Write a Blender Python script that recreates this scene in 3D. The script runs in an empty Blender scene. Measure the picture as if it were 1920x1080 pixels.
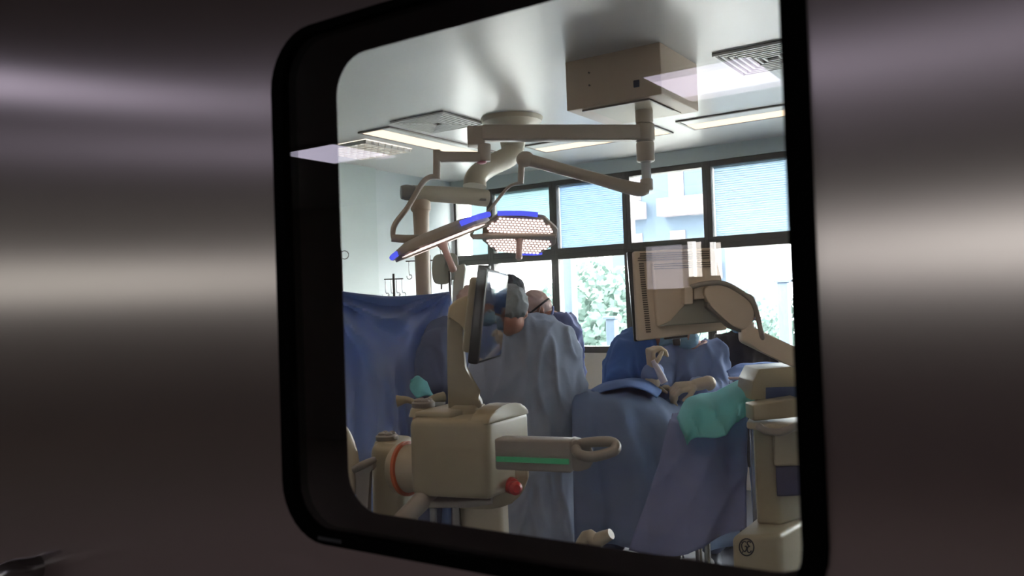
import bpy, bmesh, math, random
from mathutils import Vector, Matrix, noise
random.seed(7)
SC = bpy.context.scene
COL = SC.collection
F = 1560.0
EYE = 1.55
YAW, PITCH, ROLL = math.radians(33.5), math.radians(1.17), math.radians(2.0)
fwd = Vector((-math.sin(YAW)*math.cos(PITCH), math.cos(YAW)*math.cos(PITCH), math.sin(PITCH)))
r0 = Vector((math.cos(YAW), math.sin(YAW), 0))
u0 = r0.cross(fwd)
rt = r0*math.cos(ROLL) - u0*math.sin(ROLL)
up = u0*math.cos(ROLL) + r0*math.sin(ROLL)
CAM = Vector((0, 0, EYE))
H = Vector((-math.sin(YAW), math.cos(YAW), 0))      # level direction away from the door viewer
R = r0.copy()
Z = Vector((0, 0, 1))

# ---------------------------------------------------------------- camera, sky, sun, exposure
cd = bpy.data.cameras.new('camera'); cam = bpy.data.objects.new('camera', cd); COL.objects.link(cam)
cd.sensor_width = 36; cd.lens = 36*F/1920; cd.clip_start = 0.02; cd.clip_end = 400
m = Matrix((rt, up, -fwd)).transposed().to_4x4(); m.translation = CAM; cam.matrix_world = m
cd.dof.use_dof = True; cd.dof.focus_distance = 3.6; cd.dof.aperture_fstop = 7.0
SC.camera = cam
w = bpy.data.worlds.new('sky'); SC.world = w; w.use_nodes = True
bg = w.node_tree.nodes['Background']; bg.inputs[0].default_value = (0.93, 0.965, 1.0, 1); bg.inputs[1].default_value = 12.5
sd = bpy.data.lights.new('sun', 'SUN'); sd.energy = 3.0; sd.angle = 0.03; sd.color = (1, .95, .87)
so = bpy.data.objects.new('sun', sd); COL.objects.link(so); so.rotation_euler = (math.radians(48), 0, math.radians(-25))
SC.view_settings.view_transform = 'Standard'; SC.view_settings.look = 'None'
SC.view_settings.exposure = 1.2; SC.view_settings.gamma = 1; SC.view_settings.use_curve_mapping = False
CEIL = EYE + 1.25
WY = 6.6          # far wall
XL = -5.07        # left wall

# ---------------------------------------------------------------- helpers
def P(x, y, d):
    return CAM + fwd*d + rt*((x-960)/F*d) + up*((540-y)/F*d)
def PZ(x, d, z):
    """point at picture column x, distance d, height z"""
    p = P(x, 572-.035*(x-960), d); return Vector((p.x, p.y, z))
ORG = {}
def mat(name, col, rough=.5, metal=0, emit=None, es=0, alpha=None, spec=.5, sheen=0, bump=0, bscale=40, vary=0, vscale=3, subs=0, coat=0, trans=0):
    m = bpy.data.materials.new(name); m.use_nodes = True
    nt = m.node_tree; b = nt.nodes['Principled BSDF']
    b.inputs['Base Color'].default_value = (*col, 1); b.inputs['Roughness'].default_value = rough
    b.inputs['Metallic'].default_value = metal; b.inputs['Specular IOR Level'].default_value = spec
    b.inputs['Coat Weight'].default_value = coat
    if emit: b.inputs['Emission Color'].default_value = (*emit, 1); b.inputs['Emission Strength'].default_value = es
    tc = nt.nodes.new('ShaderNodeTexCoord')
    if vary:
        n = nt.nodes.new('ShaderNodeTexNoise'); n.inputs['Scale'].default_value = vscale; n.inputs['Detail'].default_value = 6
        nt.links.new(tc.outputs['Object'], n.inputs['Vector'])
        r = nt.nodes.new('ShaderNodeMapRange'); r.inputs[1].default_value = .3; r.inputs[2].default_value = .7
        r.inputs[3].default_value = 1-vary; r.inputs[4].default_value = 1+vary
        nt.links.new(n.outputs['Fac'], r.inputs[0])
        x = nt.nodes.new('ShaderNodeVectorMath'); x.operation = 'SCALE'; x.inputs[0].default_value = col
        nt.links.new(r.outputs[0], x.inputs['Scale']); nt.links.new(x.outputs[0], b.inputs['Base Color'])
    if bump:
        n = nt.nodes.new('ShaderNodeTexNoise'); n.inputs['Scale'].default_value = bscale; n.inputs['Detail'].default_value = 5
        nt.links.new(tc.outputs['Object'], n.inputs['Vector'])
        q = nt.nodes.new('ShaderNodeBump'); q.inputs['Strength'].default_value = bump; q.inputs['Distance'].default_value = .01
        nt.links.new(n.outputs['Fac'], q.inputs['Height']); nt.links.new(q.outputs[0], b.inputs['Normal'])
    if trans:
        t = nt.nodes.new('ShaderNodeBsdfTranslucent'); t.inputs[0].default_value = (*col, 1)
        mx = nt.nodes.new('ShaderNodeMixShader'); mx.inputs[0].default_value = trans
        nt.links.new(b.outputs[0], mx.inputs[1]); nt.links.new(t.outputs[0], mx.inputs[2])
        nt.links.new(mx.outputs[0], nt.nodes['Material Output'].inputs[0])
    return m
def glassmat(name, tint=(1, 1, 1), ior=1.5):
    m = bpy.data.materials.new(name); m.use_nodes = True; nt = m.node_tree; nt.nodes.clear()
    o = nt.nodes.new('ShaderNodeOutputMaterial'); t = nt.nodes.new('ShaderNodeBsdfTransparent'); t.inputs[0].default_value = (*tint, 1)
    g = nt.nodes.new('ShaderNodeBsdfGlossy'); g.inputs['Roughness'].default_value = 0.0
    f = nt.nodes.new('ShaderNodeFresnel'); ge = nt.nodes.new('ShaderNodeNewGeometry')
    io = nt.nodes.new('ShaderNodeMapRange'); io.inputs[3].default_value = ior; io.inputs[4].default_value = 1/ior   # both faces of the pane mirror alike
    nt.links.new(ge.outputs['Backfacing'], io.inputs[0]); nt.links.new(io.outputs[0], f.inputs[0])
    x = nt.nodes.new('ShaderNodeMixShader')
    nt.links.new(f.outputs[0], x.inputs[0]); nt.links.new(t.outputs[0], x.inputs[1]); nt.links.new(g.outputs[0], x.inputs[2]); nt.links.new(x.outputs[0], o.inputs[0])
    return m
def emat(name, col, s):
    m = bpy.data.materials.new(name); m.use_nodes = True; nt = m.node_tree; nt.nodes.clear()
    o = nt.nodes.new('ShaderNodeOutputMaterial'); e = nt.nodes.new('ShaderNodeEmission'); e.inputs[0].default_value = (*col, 1); e.inputs[1].default_value = s
    nt.links.new(e.outputs[0], o.inputs[0]); return m

def tag(o, label, cat, group=None):
    o['label'] = label
    if cat: o['category'] = cat
    if group: o['group'] = group
    return o
def empty(name, loc, label=None, cat=None, group=None):
    o = bpy.data.objects.new(name, None); COL.objects.link(o); o.location = loc; ORG[o] = Vector(loc); o.empty_display_size = .1
    if label: tag(o, label, cat, group)
    return o
def finish(name, bm, material, parent=None, smooth=40, solid=0):
    bmesh.ops.recalc_face_normals(bm, faces=bm.faces)
    me = bpy.data.meshes.new(name); bm.to_mesh(me); bm.free()
    if parent is not None: org = ORG[parent]
    else:
        xs = [v.co for v in me.vertices]
        org = Vector(((min(c.x for c in xs)+max(c.x for c in xs))/2, (min(c.y for c in xs)+max(c.y for c in xs))/2, min(c.z for c in xs)))
    me.transform(Matrix.Translation(-org)); me.materials.append(material)
    o = bpy.data.objects.new(name, me); COL.objects.link(o)
    if parent is not None:
        o.parent = parent
    else: o.location = org
    ORG[o] = org
    if smooth:
        for p in me.polygons: p.use_smooth = True
        me.set_sharp_from_angle(angle=math.radians(smooth))
    if solid:
        s = o.modifiers.new('thickness', 'SOLIDIFY'); s.thickness = solid; s.offset = 0
    return o
def struct(name, bm, material, parent=None, **k):
    o = finish(name, bm, material, parent, **k)
    if parent is None: o['kind'] = 'structure'
    return o
def BM(): return bmesh.new()
def box(bm, a, b, bev=0):
    a, b = Vector(a), Vector(b)
    v = [bm.verts.new((x, y, z)) for z in (a.z, b.z) for y in (a.y, b.y) for x in (a.x, b.x)]
    fs = [bm.faces.new([v[i] for i in q]) for q in ((0, 2, 3, 1), (4, 5, 7, 6), (0, 1, 5, 4), (2, 6, 7, 3), (0, 4, 6, 2), (1, 3, 7, 5))]
    if bev: bmesh.ops.bevel(bm, geom=list({e for f in fs for e in f.edges}), offset=bev, segments=3, affect='EDGES', profile=.5)
def poly_ext(bm, pts, vec, bev=0, seg=3):
    """extrude a polygon (world points) along vec"""
    a = [bm.verts.new(p) for p in pts]; b = [bm.verts.new(Vector(p)+vec) for p in pts]
    fs = [bm.faces.new(a), bm.faces.new(b[::-1])]
    n = len(a)
    for i in range(n): fs.append(bm.faces.new((a[i], b[i], b[(i+1) % n], a[(i+1) % n])))
    if bev:
        es = list({e for f in fs for e in f.edges})
        bmesh.ops.bevel(bm, geom=es, offset=bev, segments=seg, affect='EDGES', profile=.5, clamp_overlap=True)
def slab(bm, px, d, thick, bev=0, seg=3):
    poly_ext(bm, [P(x, y, d) for x, y in px], H*thick, bev, seg)
def smoothpoly(px, n=4):
    out = []; N = len(px)
    for i in range(N):
        p0, p1, p2, p3 = (px[(i+k-1) % N] for k in range(4))
        for j in range(n):
            t = j/n
            out.append(tuple(.5*((2*p1[c])+(-p0[c]+p2[c])*t+(2*p0[c]-5*p1[c]+4*p2[c]-p3[c])*t*t+(-p0[c]+3*p1[c]-3*p2[c]+p3[c])*t**3) for c in (0, 1)))
    return out
def prism(bm, plan, z0, z1, bev=0, seg=3):
    pts = []
    for x, d in plan:
        q = PZ(x, d, z0); pts.append(q)
    poly_ext(bm, pts, Z*(z1-z0), bev, seg)
def catmull(pts, n):
    pts = [Vector(p) for p in pts]
    if len(pts) < 3 or n < 2:
        return pts
    e = [2*pts[0]-pts[1]]+pts+[2*pts[-1]-pts[-2]]
    out = []
    for i in range(1, len(e)-2):
        a, b, c, d = e[i-1:i+3]
        for j in range(n):
            t = j/n
            out.append(.5*((2*b)+(c-a)*t+(2*a-5*b+4*c-d)*t*t+(3*b-a-3*c+d)*t**3))
    out.append(pts[-1]); return out
def tube(bm, pts, rad, n=16, sub=6, closed=False, flat=None):
    k = len(pts)
    if not isinstance(rad, (list, tuple)): rad = [rad]*k
    q = [Vector((*p, r)) if False else p for p, r in zip(pts, rad)]
    path = catmull(pts, sub)
    rr = [v.x for v in catmull([Vector((r, 0, 0)) for r in rad], sub)]
    if closed:
        path = catmull([pts[-1]]+list(pts)+[pts[0], pts[1]], sub)[sub:-sub-1]; rr = [rad[0]]*len(path)
    rings = []; N = len(path); nrm = None
    for i, p in enumerate(path):
        a = path[(i-1) % N] if (closed or i > 0) else p; b = path[(i+1) % N] if (closed or i < N-1) else p
        t = (b-a).normalized()
        if nrm is None:
            nrm = t.orthogonal().normalized() if abs(t.z) > .9 else (Z-t*t.z).normalized()
        nrm = (nrm-t*nrm.dot(t)).normalized(); bi = t.cross(nrm)
        f = flat or 1
        rings.append([bm.verts.new(p+(nrm*math.cos(2*math.pi*j/n)*f+bi*math.sin(2*math.pi*j/n))*max(rr[i], 1e-4)) for j in range(n)])
    for i in range(N if closed else N-1):
        A, B = rings[i], rings[(i+1) % N]
        off = 0
        if closed and i == N-1:
            off = min(range(n), key=lambda o: (A[0].co-B[o].co).length)
        for j in range(n): bm.faces.new((A[j], A[(j+1) % n], B[(j+1+off) % n], B[(j+off) % n]))
    if not closed:
        bm.faces.new(rings[0][::-1]); bm.faces.new(rings[-1])
def cyl(bm, a, b, r, n=24, r2=None, bev=0):
    """round bar with softened rims"""
    a, b = Vector(a), Vector(b); r2 = r if r2 is None else r2; t = (b-a).normalized()
    e = bev or min(r, r2)*.12
    prof = [(0, r-e), (e, r), ((b-a).length-e, r2), ((b-a).length, r2-e)]
    lathe(bm, a, t, prof, n)
def lathe(bm, o, axis, prof, n=28):
    """prof: (height, radius) pairs along the axis"""
    axis = Vector(axis).normalized(); u = axis.orthogonal().normalized(); v = axis.cross(u); rings = []
    for h, r in prof:
        rings.append([bm.verts.new(Vector(o)+axis*h+(u*math.cos(2*math.pi*j/n)+v*math.sin(2*math.pi*j/n))*max(r, 1e-4)) for j in range(n)])
    for A, B in zip(rings, rings[1:]):
        for j in range(n): bm.faces.new((A[j], A[(j+1) % n], B[(j+1) % n], B[j]))
    bm.faces.new(rings[0][::-1]); bm.faces.new(rings[-1])
def beam(bm, a, b, w, h, bev=.008, upv=Z):
    a, b = Vector(a), Vector(b); t = (b-a).normalized(); s = t.cross(upv).normalized(); q = s.cross(t)
    poly_ext(bm, [a+s*w/2+q*h/2, a-s*w/2+q*h/2, a-s*w/2-q*h/2, a+s*w/2-q*h/2], b-a, bev)
def crease(p, amp, sc=3.2, seed=0):
    """sharp pulled folds as in stiff non woven cloth"""
    a = 0
    for k, (dx, dz, w_) in enumerate(((1, .35, 1), (.8, -.6, .7), (1.3, .1, .5))):
        q = Vector(((R.dot(p)*dx+p.z*dz)*sc, (p.z*dx-R.dot(p)*dz)*sc*.28, seed+k*9.1))
        a += w_*(1-min(1, abs(noise.noise(q*(1+.5*k)))*2.6))**3
    return a*amp
def sheet(bm, rows, nu=8, nv=8, fold=None):
    """cloth through a net of (x, y, distance) control points; fold(u, v, p) returns an offset"""
    R2 = [catmull([P(*c) for c in r], nu) for r in rows]
    cols = [catmull([r[i] for r in R2], nv) for i in range(len(R2[0]))]
    U, V = len(cols), len(cols[0]); g = []
    for i in range(U):
        g.append([])
        for j in range(V):
            p = cols[i][j]
            if fold: p = p+fold(i/(U-1), j/(V-1), p)
            g[-1].append(bm.verts.new(p))
    for i in range(U-1):
        for j in range(V-1): bm.faces.new((g[i][j], g[i+1][j], g[i+1][j+1], g[i][j+1]))

# ---- body building: overlapping volumes fused into one continuous skin
def cap(bm, a, b, ra, rb=None, sx=1, axis=None, n=14):
    """tapered limb with round ends; squashed by sx along axis"""
    a, b = Vector(a), Vector(b); rb = ra if rb is None else rb
    L = (b-a).length; t = (b-a).normalized() if L > 1e-5 else Z
    u = (Vector(axis)-t*Vector(axis).dot(t)).normalized() if axis is not None else t.orthogonal().normalized()
    v = t.cross(u); prof = []
    for i in range(5): th = math.pi/2*i/4.0; prof.append((-ra*math.cos(th), ra*math.sin(th)))
    for i in range(5): th = math.pi/2*i/4.0; prof.append((L+rb*math.sin(th), rb*math.cos(th)))
    rings = []
    for h, r in prof:
        rings.append([bm.verts.new(a+t*h+(u*math.cos(2*math.pi*j/n)*sx+v*math.sin(2*math.pi*j/n))*max(r, .0008)) for j in range(n)])
    for A, B in zip(rings, rings[1:]):
        for j in range(n): bm.faces.new((A[j], A[(j+1) % n], B[(j+1) % n], B[j]))
    bm.faces.new(rings[0][::-1]); bm.faces.new(rings[-1])
def ell(bm, c, ax, ay, az, sx, sy, sz, n=18):
    rings = []; m_ = n//2; c = Vector(c)
    for i in range(m_+1):
        th = math.pi*i/m_
        rings.append([bm.verts.new(c+az*sz*math.cos(th)+(ax*sx*math.cos(2*math.pi*j/n)+ay*sy*math.sin(2*math.pi*j/n))*max(math.sin(th), .01)) for j in range(n)])
    for A, B in zip(rings, rings[1:]):
        for j in range(n): bm.faces.new((A[j], A[(j+1) % n], B[(j+1) % n], B[j]))
    bm.faces.new(rings[0][::-1]); bm.faces.new(rings[-1])
def loft(bm, rings, n=40, wob=0, k=7, ph=0):
    """rings: (centre, half width along R, half depth along H)"""
    cc = catmull([r[0] for r in rings], 4); ss = catmull([Vector((r[1], r[2], 0)) for r in rings], 4); G = []
    N = len(cc)
    for i, (c, s) in enumerate(zip(cc, ss)):
        f = i/(N-1); G.append([])
        for j in range(n):
            th = 2*math.pi*j/n; q = 1+wob*f*f*math.sin(k*th+ph+1.3*math.sin(2*th))
            G[-1].append(bm.verts.new(c+R*s.x*q*math.cos(th)+H*s.y*q*math.sin(th)))
    for A, B in zip(G, G[1:]):
        for j in range(n): bm.faces.new((A[j], A[(j+1) % n], B[(j+1) % n], B[j]))
    bm.faces.new(G[0][::-1]); bm.faces.new(G[-1])
def fuse(name, bm, material, parent=None, voxel=.011, smooth=3, wrinkle=0, wscale=(9, 9, 4), seed=0):
    o = finish(name, bm, material, parent, smooth=0)
    r = o.modifiers.new('r', 'REMESH'); r.mode = 'VOXEL'; r.voxel_size = voxel
    s = o.modifiers.new('s', 'SMOOTH'); s.iterations = smooth*2; s.factor = .5
    dg = bpy.context.evaluated_depsgraph_get(); me = bpy.data.meshes.new_from_object(o.evaluated_get(dg))
    o.modifiers.clear(); old = o.data; o.data = me; bpy.data.meshes.remove(old)
    if not me.materials: me.materials.append(material)
    if wrinkle:
        ORG_W = ORG[o]
        me.calc_loop_triangles(); nn = [v.normal.copy() for v in me.vertices]
        for v, q in zip(me.vertices, nn):
            c = v.co
            a = noise.noise(Vector((c.x*wscale[0]+seed, c.y*wscale[1], c.z*wscale[2])))
            b = noise.noise(Vector((c.x*wscale[0]*2.3+7, c.y*wscale[1]*2.3, c.z*wscale[2]*2.6+seed)))
            rg = (1-min(1, abs(a)*2.2))**2*1.6-.4
            if q.z < .8 and wrinkle > .0075: rg += crease(ORG_W+c, .9, 4.5, seed)
            v.co = c+q*wrinkle*(rg*1.0+b*.5)
    for p in me.polygons: p.use_smooth = True
    return o

# ---------------------------------------------------------------- materials
M = {}
M['wall'] = mat('wall_paint', (.46, .52, .50), .5, vary=.03)
M['wall2'] = mat('wall_paint_blue', (.50, .55, .55), .5)
M['wallbeige'] = mat('wall_panel_beige', (.66, .58, .48), .55, vary=.04)
M['corr'] = mat('corridor_paint', (.44, .385, .35), .6, vary=.05)
M['ceil'] = mat('ceiling_panel', (.52, .51, .49), .30, spec=.6, vary=.02)
M['corrceil'] = mat('corridor_ceiling', (.30, .27, .27), .6)
M['floor'] = mat('vinyl_floor', (.06, .065, .08), .3, vary=.12)
M['alu'] = mat('dark_aluminium', (.075, .068, .06), .5)
M['black'] = mat('black_frame', (.006, .006, .006), .28)
M['rim'] = mat('black_rubber_rim', (.004, .004, .004), .9, spec=0)
M['glass'] = glassmat('door_glass', (.985, .97, .955))
M['winglass'] = glassmat('window_glass', (.93, .97, .98))
M['lampbeige'] = mat('lamp_enamel', (.47, .40, .33), .38, bump=.02)
M['box'] = mat('ceiling_box_enamel', (.50, .40, .31), .45)
M['beige'] = mat('machine_beige', (.32, .28, .195), .38, vary=.03)
M['beigelt'] = mat('machine_cream', (.42, .37, .28), .4)
M['mon'] = mat('monitor_plastic', (.62, .52, .41), .5)
M['grey'] = mat('grey_plastic', (.24, .22, .20), .42)
M['darkgrey'] = mat('dark_grey_metal', (.09, .085, .08), .35, metal=.4)
M['steel'] = mat('steel', (.42, .42, .42), .25, metal=1)
M['screen'] = mat('screen_glass', (.01, .012, .02), .06, spec=.9, coat=1)
M['red'] = mat('red_button', (.45, .02, .02), .35)
M['redscale'] = mat('red_scale', (.48, .10, .03), .5)
M['green'] = mat('green_strip', (.05, .32, .16), .4, emit=(.1, .7, .3), es=.03)
M['bluelamp'] = emat('blue_glow', (.10, .13, 1.0), .55)
M['led'] = emat('led_glow', (1.0, .88, .86), .75)
M['ledback'] = mat('led_panel', (.60, .42, .42), .3)
M['pinkh'] = mat('handle_cover', (.50, .34, .30), .4)
M['gownA'] = mat('gown_grey_blue', (.34, .40, .52), .85, vary=.07, vscale=5, bump=.3, bscale=25, trans=.12)
M['gownB'] = mat('gown_violet_blue', (.16, .19, .36), .85, vary=.1, bump=.2, bscale=25, trans=.1)
M['gownD'] = mat('gown_dark_blue', (.11, .14, .24), .85, vary=.1, bump=.2, bscale=25)
M['gownE'] = mat('gown_deep_blue', (.06, .15, .40), .85, vary=.15, bump=.3, bscale=25, trans=.08)
M['gownF'] = mat('gown_blue', (.23, .30, .50), .85, vary=.08, bump=.3, bscale=25, trans=.1)
M['darkcloth'] = mat('dark_cloth', (.025, .02, .02), .9, vary=.4, vscale=14)
M['drape'] = mat('drape_blue', (.40, .49, .72), .8, vary=.08, bump=.2, bscale=30, trans=.35)
M['tabledrape'] = mat('table_drape', (.19, .26, .42), .85, vary=.08, bump=.3, bscale=22, trans=.12)
M['frontdrape'] = mat('front_drape', (.22, .26, .46), .85, vary=.08, bump=.3, bscale=22, trans=.15)
M['teal'] = mat('teal_cloth', (.20, .58, .60), .8, vary=.08, trans=.25)
M['skin'] = mat('skin', (.42, .20, .14), .5, vary=.06, vscale=12)
M['glove'] = mat('latex_glove', (.55, .44, .31), .5, bump=.2, bscale=60)
M['cap'] = mat('cap_grey_blue', (.30, .33, .35), .85, bump=.4, bscale=40, trans=.15)
M['capdark'] = mat('cap_dark', (.045, .05, .06), .8, bump=.3, bscale=40)
M['cappink'] = mat('cap_pale_pink', (.72, .55, .50), .85, trans=.3)
M['mask'] = mat('face_mask', (.62, .52, .52), .85, trans=.2)
M['maskblue'] = mat('face_mask_blue', (.25, .42, .55), .85, trans=.2)
M['tapered'] = mat('white_tube', (.55, .50, .55), .4)
M['shoe'] = mat('theatre_shoe', (.04, .05, .07), .5)
M['bag'] = mat('fluid_bag', (.46, .46, .40), .3, trans=.3)

# brushed stainless steel of the door: fine vertical scratches smear what it mirrors sideways
def steel_door():
    m = bpy.data.materials.new('brushed_stainless'); m.use_nodes = True; nt = m.node_tree; b = nt.nodes['Principled BSDF']
    b.inputs['Base Color'].default_value = (.52, .47, .45, 1); b.inputs['Metallic'].default_value = 1
    b.inputs['Roughness'].default_value = .38; b.inputs['Anisotropic'].default_value = 1.0
    tc = nt.nodes.new('ShaderNodeTexCoord')
    mp = nt.nodes.new('ShaderNodeMapping'); mp.inputs['Scale'].default_value = (3, 3, 600)
    nt.links.new(tc.outputs['Object'], mp.inputs[0])
    n = nt.nodes.new('ShaderNodeTexNoise'); n.inputs['Scale'].default_value = 1.0; n.inputs['Detail'].default_value = 3
    nt.links.new(mp.outputs[0], n.inputs['Vector'])
    r = nt.nodes.new('ShaderNodeMapRange'); r.inputs[3].default_value = .275; r.inputs[4].default_value = .295
    nt.links.new(n.outputs['Fac'], r.inputs[0]); nt.links.new(r.outputs[0], b.inputs['Roughness'])
    tg = nt.nodes.new('ShaderNodeCombineXYZ'); tg.inputs[0].default_value = 1.0
    nt.links.new(tg.outputs[0], b.inputs['Tangent'])
    return m
M['door'] = steel_door()

# ---------------------------------------------------------------- the steel door with its vision window
D = .6
def outline(x0, x1, z0, z1, r, n=8):
    out = []
    for cx, cz, a in ((x1-r, z1-r, 0), (x0+r, z1-r, 90), (x0+r, z0+r, 180), (x1-r, z0+r, 270)):
        for i in range(n+1):
            t = math.radians(a+90*i/n); out.append((cx+r*math.cos(t), cz+r*math.sin(t)))
    return out
ox0, ox1, oz0, oz1 = -1.155*D, -.236*D, EYE-.393*D, EYE+.49*D
WF = .030*D
ix0, ix1, iz0, iz1 = -1.127*D, -.266*D, EYE-.371*D, EYE+.476*D
T = .072
def ringplate(bm, outer, inner, y0, y1):
    n = len(outer); L = []
    for y in (y0, y1):
        L.append(([bm.verts.new((x, y, z)) for x, z in outer], [bm.verts.new((x, y, z)) for x, z in inner]))
    for i in range(n):
        j = (i+1) % n
        bm.faces.new((L[0][0][i], L[0][0][j], L[0][1][j], L[0][1][i]))
        bm.faces.new((L[1][0][j], L[1][0][i], L[1][1][i], L[1][1][j]))
        bm.faces.new((L[0][1][i], L[0][1][j], L[1][1][j], L[1][1][i]))
        bm.faces.new((L[0][0][j], L[0][0][i], L[1][0][i], L[1][0][j]))
def grow(rect_outer, n=8):
    """door leaf edge sampled to match the rounded opening"""
    x0, x1, z0, z1 = rect_outer; out = []
    for (cx, cz), a in (((x1, z1), 0), ((x0, z1), 90), ((x0, z0), 180), ((x1, z0), 270)):
        for i in range(n+1):
            t = i/n
            if a == 0: p = (cx, cz-(1-min(1, 2*t))*.0) if False else (cx, cz)
            out.append((cx, cz))
    return out
door = empty('door_1', (-.42, D, 0)); door['kind'] = 'structure'
def leaf():
    bm = BM(); op = outline(ox0, ox1, oz0, oz1, .06); X0, X1, Z0, Z1 = -1.75, .75, .02, 2.35
    cuts = []
    # four panels around the opening, stitched to its rounded rim
    n = 9; cor = [(X1, Z1), (X0, Z1), (X0, Z0), (X1, Z0)]
    for y in (D, D+T):
        rim = [bm.verts.new((x, y, z)) for x, z in op]; cv = [bm.verts.new((x, y, z)) for x, z in cor]
        for k in range(4):
            seg = rim[k*n:(k+1)*n]
            for i in range(n-1): bm.faces.new((cv[k], seg[i+1], seg[i]))
            bm.faces.new((cv[k], cv[(k+1) % 4], rim[((k+1)*n) % len(rim)], seg[-1]))
        cuts.append((rim, cv))
    for q in (0, 1):
        A, B = cuts[0][q], cuts[1][q]
        for i in range(len(A)): bm.faces.new((A[i], A[(i+1) % len(A)], B[(i+1) % len(A)], B[i]))
    return finish('door_leaf', bm, M['door'], door, smooth=0)
leaf()
bm = BM(); ringplate(bm, outline(ox0, ox1, oz0, oz1, .06), outline(ix0, ix1, iz0, iz1, .045), D-.004, D+T+.004)
fr = finish('vision_frame', bm, M['rim'], door, smooth=50)
for nm, y in (('glass_pane', D+.001), ('glass_pane', D+T-.006)):
    bm = BM(); o_ = outline(ix0-.004, ix1+.004, iz0-.004, iz1+.004, .049)
    poly_ext(bm, [(x, y, z) for x, z in o_], Vector((0, .005, 0))); finish(nm, bm, M['glass'], door, smooth=0)
bm = BM()
for i in range(8):
    x = ox0+.052+.0042*i; box(bm, (x, D-.0048, oz0+.0045), (x+.003, D-.004, oz0+.008))
mk = finish('maker_mark', bm, mat('faint_print', (.06, .065, .07), .5), fr, smooth=0)
bm = BM()
hp = lambda px, py, off: (lambda q: Vector((q.x, q.y, q.z)))(CAM+(P(px, py, 1)-CAM)*((D-off)/(P(px, py, 1)-CAM).y))
ha = hp(74, 1062, 0); HX = Vector((1, 0, 0)); HY = Vector((0, -1, 0))
tube(bm, [ha-HY*.01, ha+HY*.012-HX*.002, ha+HY*.036-HX*.012, ha+HY*.048-HX*.026-Z*.018, ha+HY*.054-HX*.034-Z*.05, ha+HY*.058-HX*.04-Z*.35, ha+HY*.052-HX*.03-Z*.385, ha+HY*.036-HX*.012-Z*.4, ha+HY*.012-HX*.002-Z*.4, ha-HY*.01-Z*.4], .0155, n=24, sub=8)
finish('door_handle', bm, M['steel'], door)


# ---------------------------------------------------------------- room shell
XR, CY = 2.6, -6.0
bm = BM(); box(bm, (-13, D+T/2, -.1), (6, WY+.25, 0)); struct('floor', bm, M['floor'], smooth=0)
bm = BM(); box(bm, (-13, CY, -.1), (6, D+T/2, 0)); struct('floor', bm, mat('corridor_floor', (.36, .29, .26), .5), smooth=0)
# ceiling of the theatre, corridor ceiling
bm = BM(); box(bm, (XL-.3, D+T, CEIL), (XR+.3, WY+.25, CEIL+.12)); ceil = struct('ceiling', bm, M['ceil'], smooth=0)
bm = BM(); box(bm, (-13, CY, CEIL), (6, D, CEIL+.12)); struct('ceiling', bm, M['corrceil'], smooth=0)
bm = BM(); box(bm, (XL-.25, D+T, 0), (XL, WY+.25, CEIL)); struct('wall_left', bm, M['wall2'], smooth=0)
bm = BM(); box(bm, (XL, 4.0, 0), (XL+.05, 5.47, CEIL), .006); struct('trim_1', bm, M['wall'], smooth=0)
bm = BM(); box(bm, (XR, D+T, 0), (XR+.25, WY+.25, CEIL)); struct('wall_right', bm, M['wall2'], smooth=0)
# wall that holds the door
bm = BM()
box(bm, (-13, D, 0), (-1.76, D+T, CEIL)); box(bm, (.76, D, 0), (6, D+T, CEIL)); box(bm, (-1.76, D, 2.36), (.76, D+T, CEIL))
struct('wall_front', bm, M['door'], smooth=0)
SILL, HEAD, TR0, TR1 = EYE-.395, EYE+1.10, EYE+.405, EYE+.505
bm = BM()
box(bm, (XL, WY, 0), (XR, WY+.22, SILL-.06)); struct('wall_far', bm, M['wallbeige'], smooth=0)
bm = BM(); box(bm, (XL, WY, HEAD+.03), (XR, WY+.22, CEIL)); struct('trim_2', bm, M['wall'], smooth=0)
# corridor walls
bm = BM(); box(bm, (-13.2, CY, 0), (-13, D, CEIL)); struct('wall_corridor_left', bm, M['corr'], smooth=0)
bm = BM(); box(bm, (6, CY, 0), (6.2, D, CEIL)); struct('wall_corridor_right', bm, M['corr'], smooth=0)
bm = BM(); box(bm, (-13.2, CY-.2, 0), (6.2, CY, CEIL)); struct('wall_back', bm, M['corr'], smooth=0)
# daylit windows in the far side of the corridor
n_ = 20
def cwin(x0, x1, z0, z1, s, col=(1, .98, .96)):
    global n_
    g = empty('window_%d' % n_, ((x0+x1)/2, CY, z0)); g['kind'] = 'structure'; n_ += 1
    bm = BM(); box(bm, (x0, CY+.001, z0), (x1, CY+.012, z1)); finish('window_pane', bm, emat('daylit_pane', col, s), g, smooth=0)
    bm = BM(); t = .025
    for a, b in (((x0-t, z0-t), (x0, z1+t)), ((x1, z0-t), (x1+t, z1+t)), ((x0, z1), (x1, z1+t)), ((x0, z0-t), (x1, z0))):
        box(bm, (a[0], CY, a[1]), (b[0], CY+.03, b[1]))
    finish('window_frame', bm, M['alu'], g, smooth=0)
cwin(-2.83, -2.745, EYE+.20, EYE+.52, 6); cwin(-2.62, -2.56, EYE+.20, EYE+.50, 6)
cwin(-3.24, -2.88, EYE+.10, EYE+.50, 1.0, (.9, .88, 1))
cwin(-12.5, -8.35, EYE+.25, EYE+.75, 1.7, (1, 1, .93)); cwin(-.6, 3.2, EYE+.18, EYE+.50, 2.1, (1, 1, .97))

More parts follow.
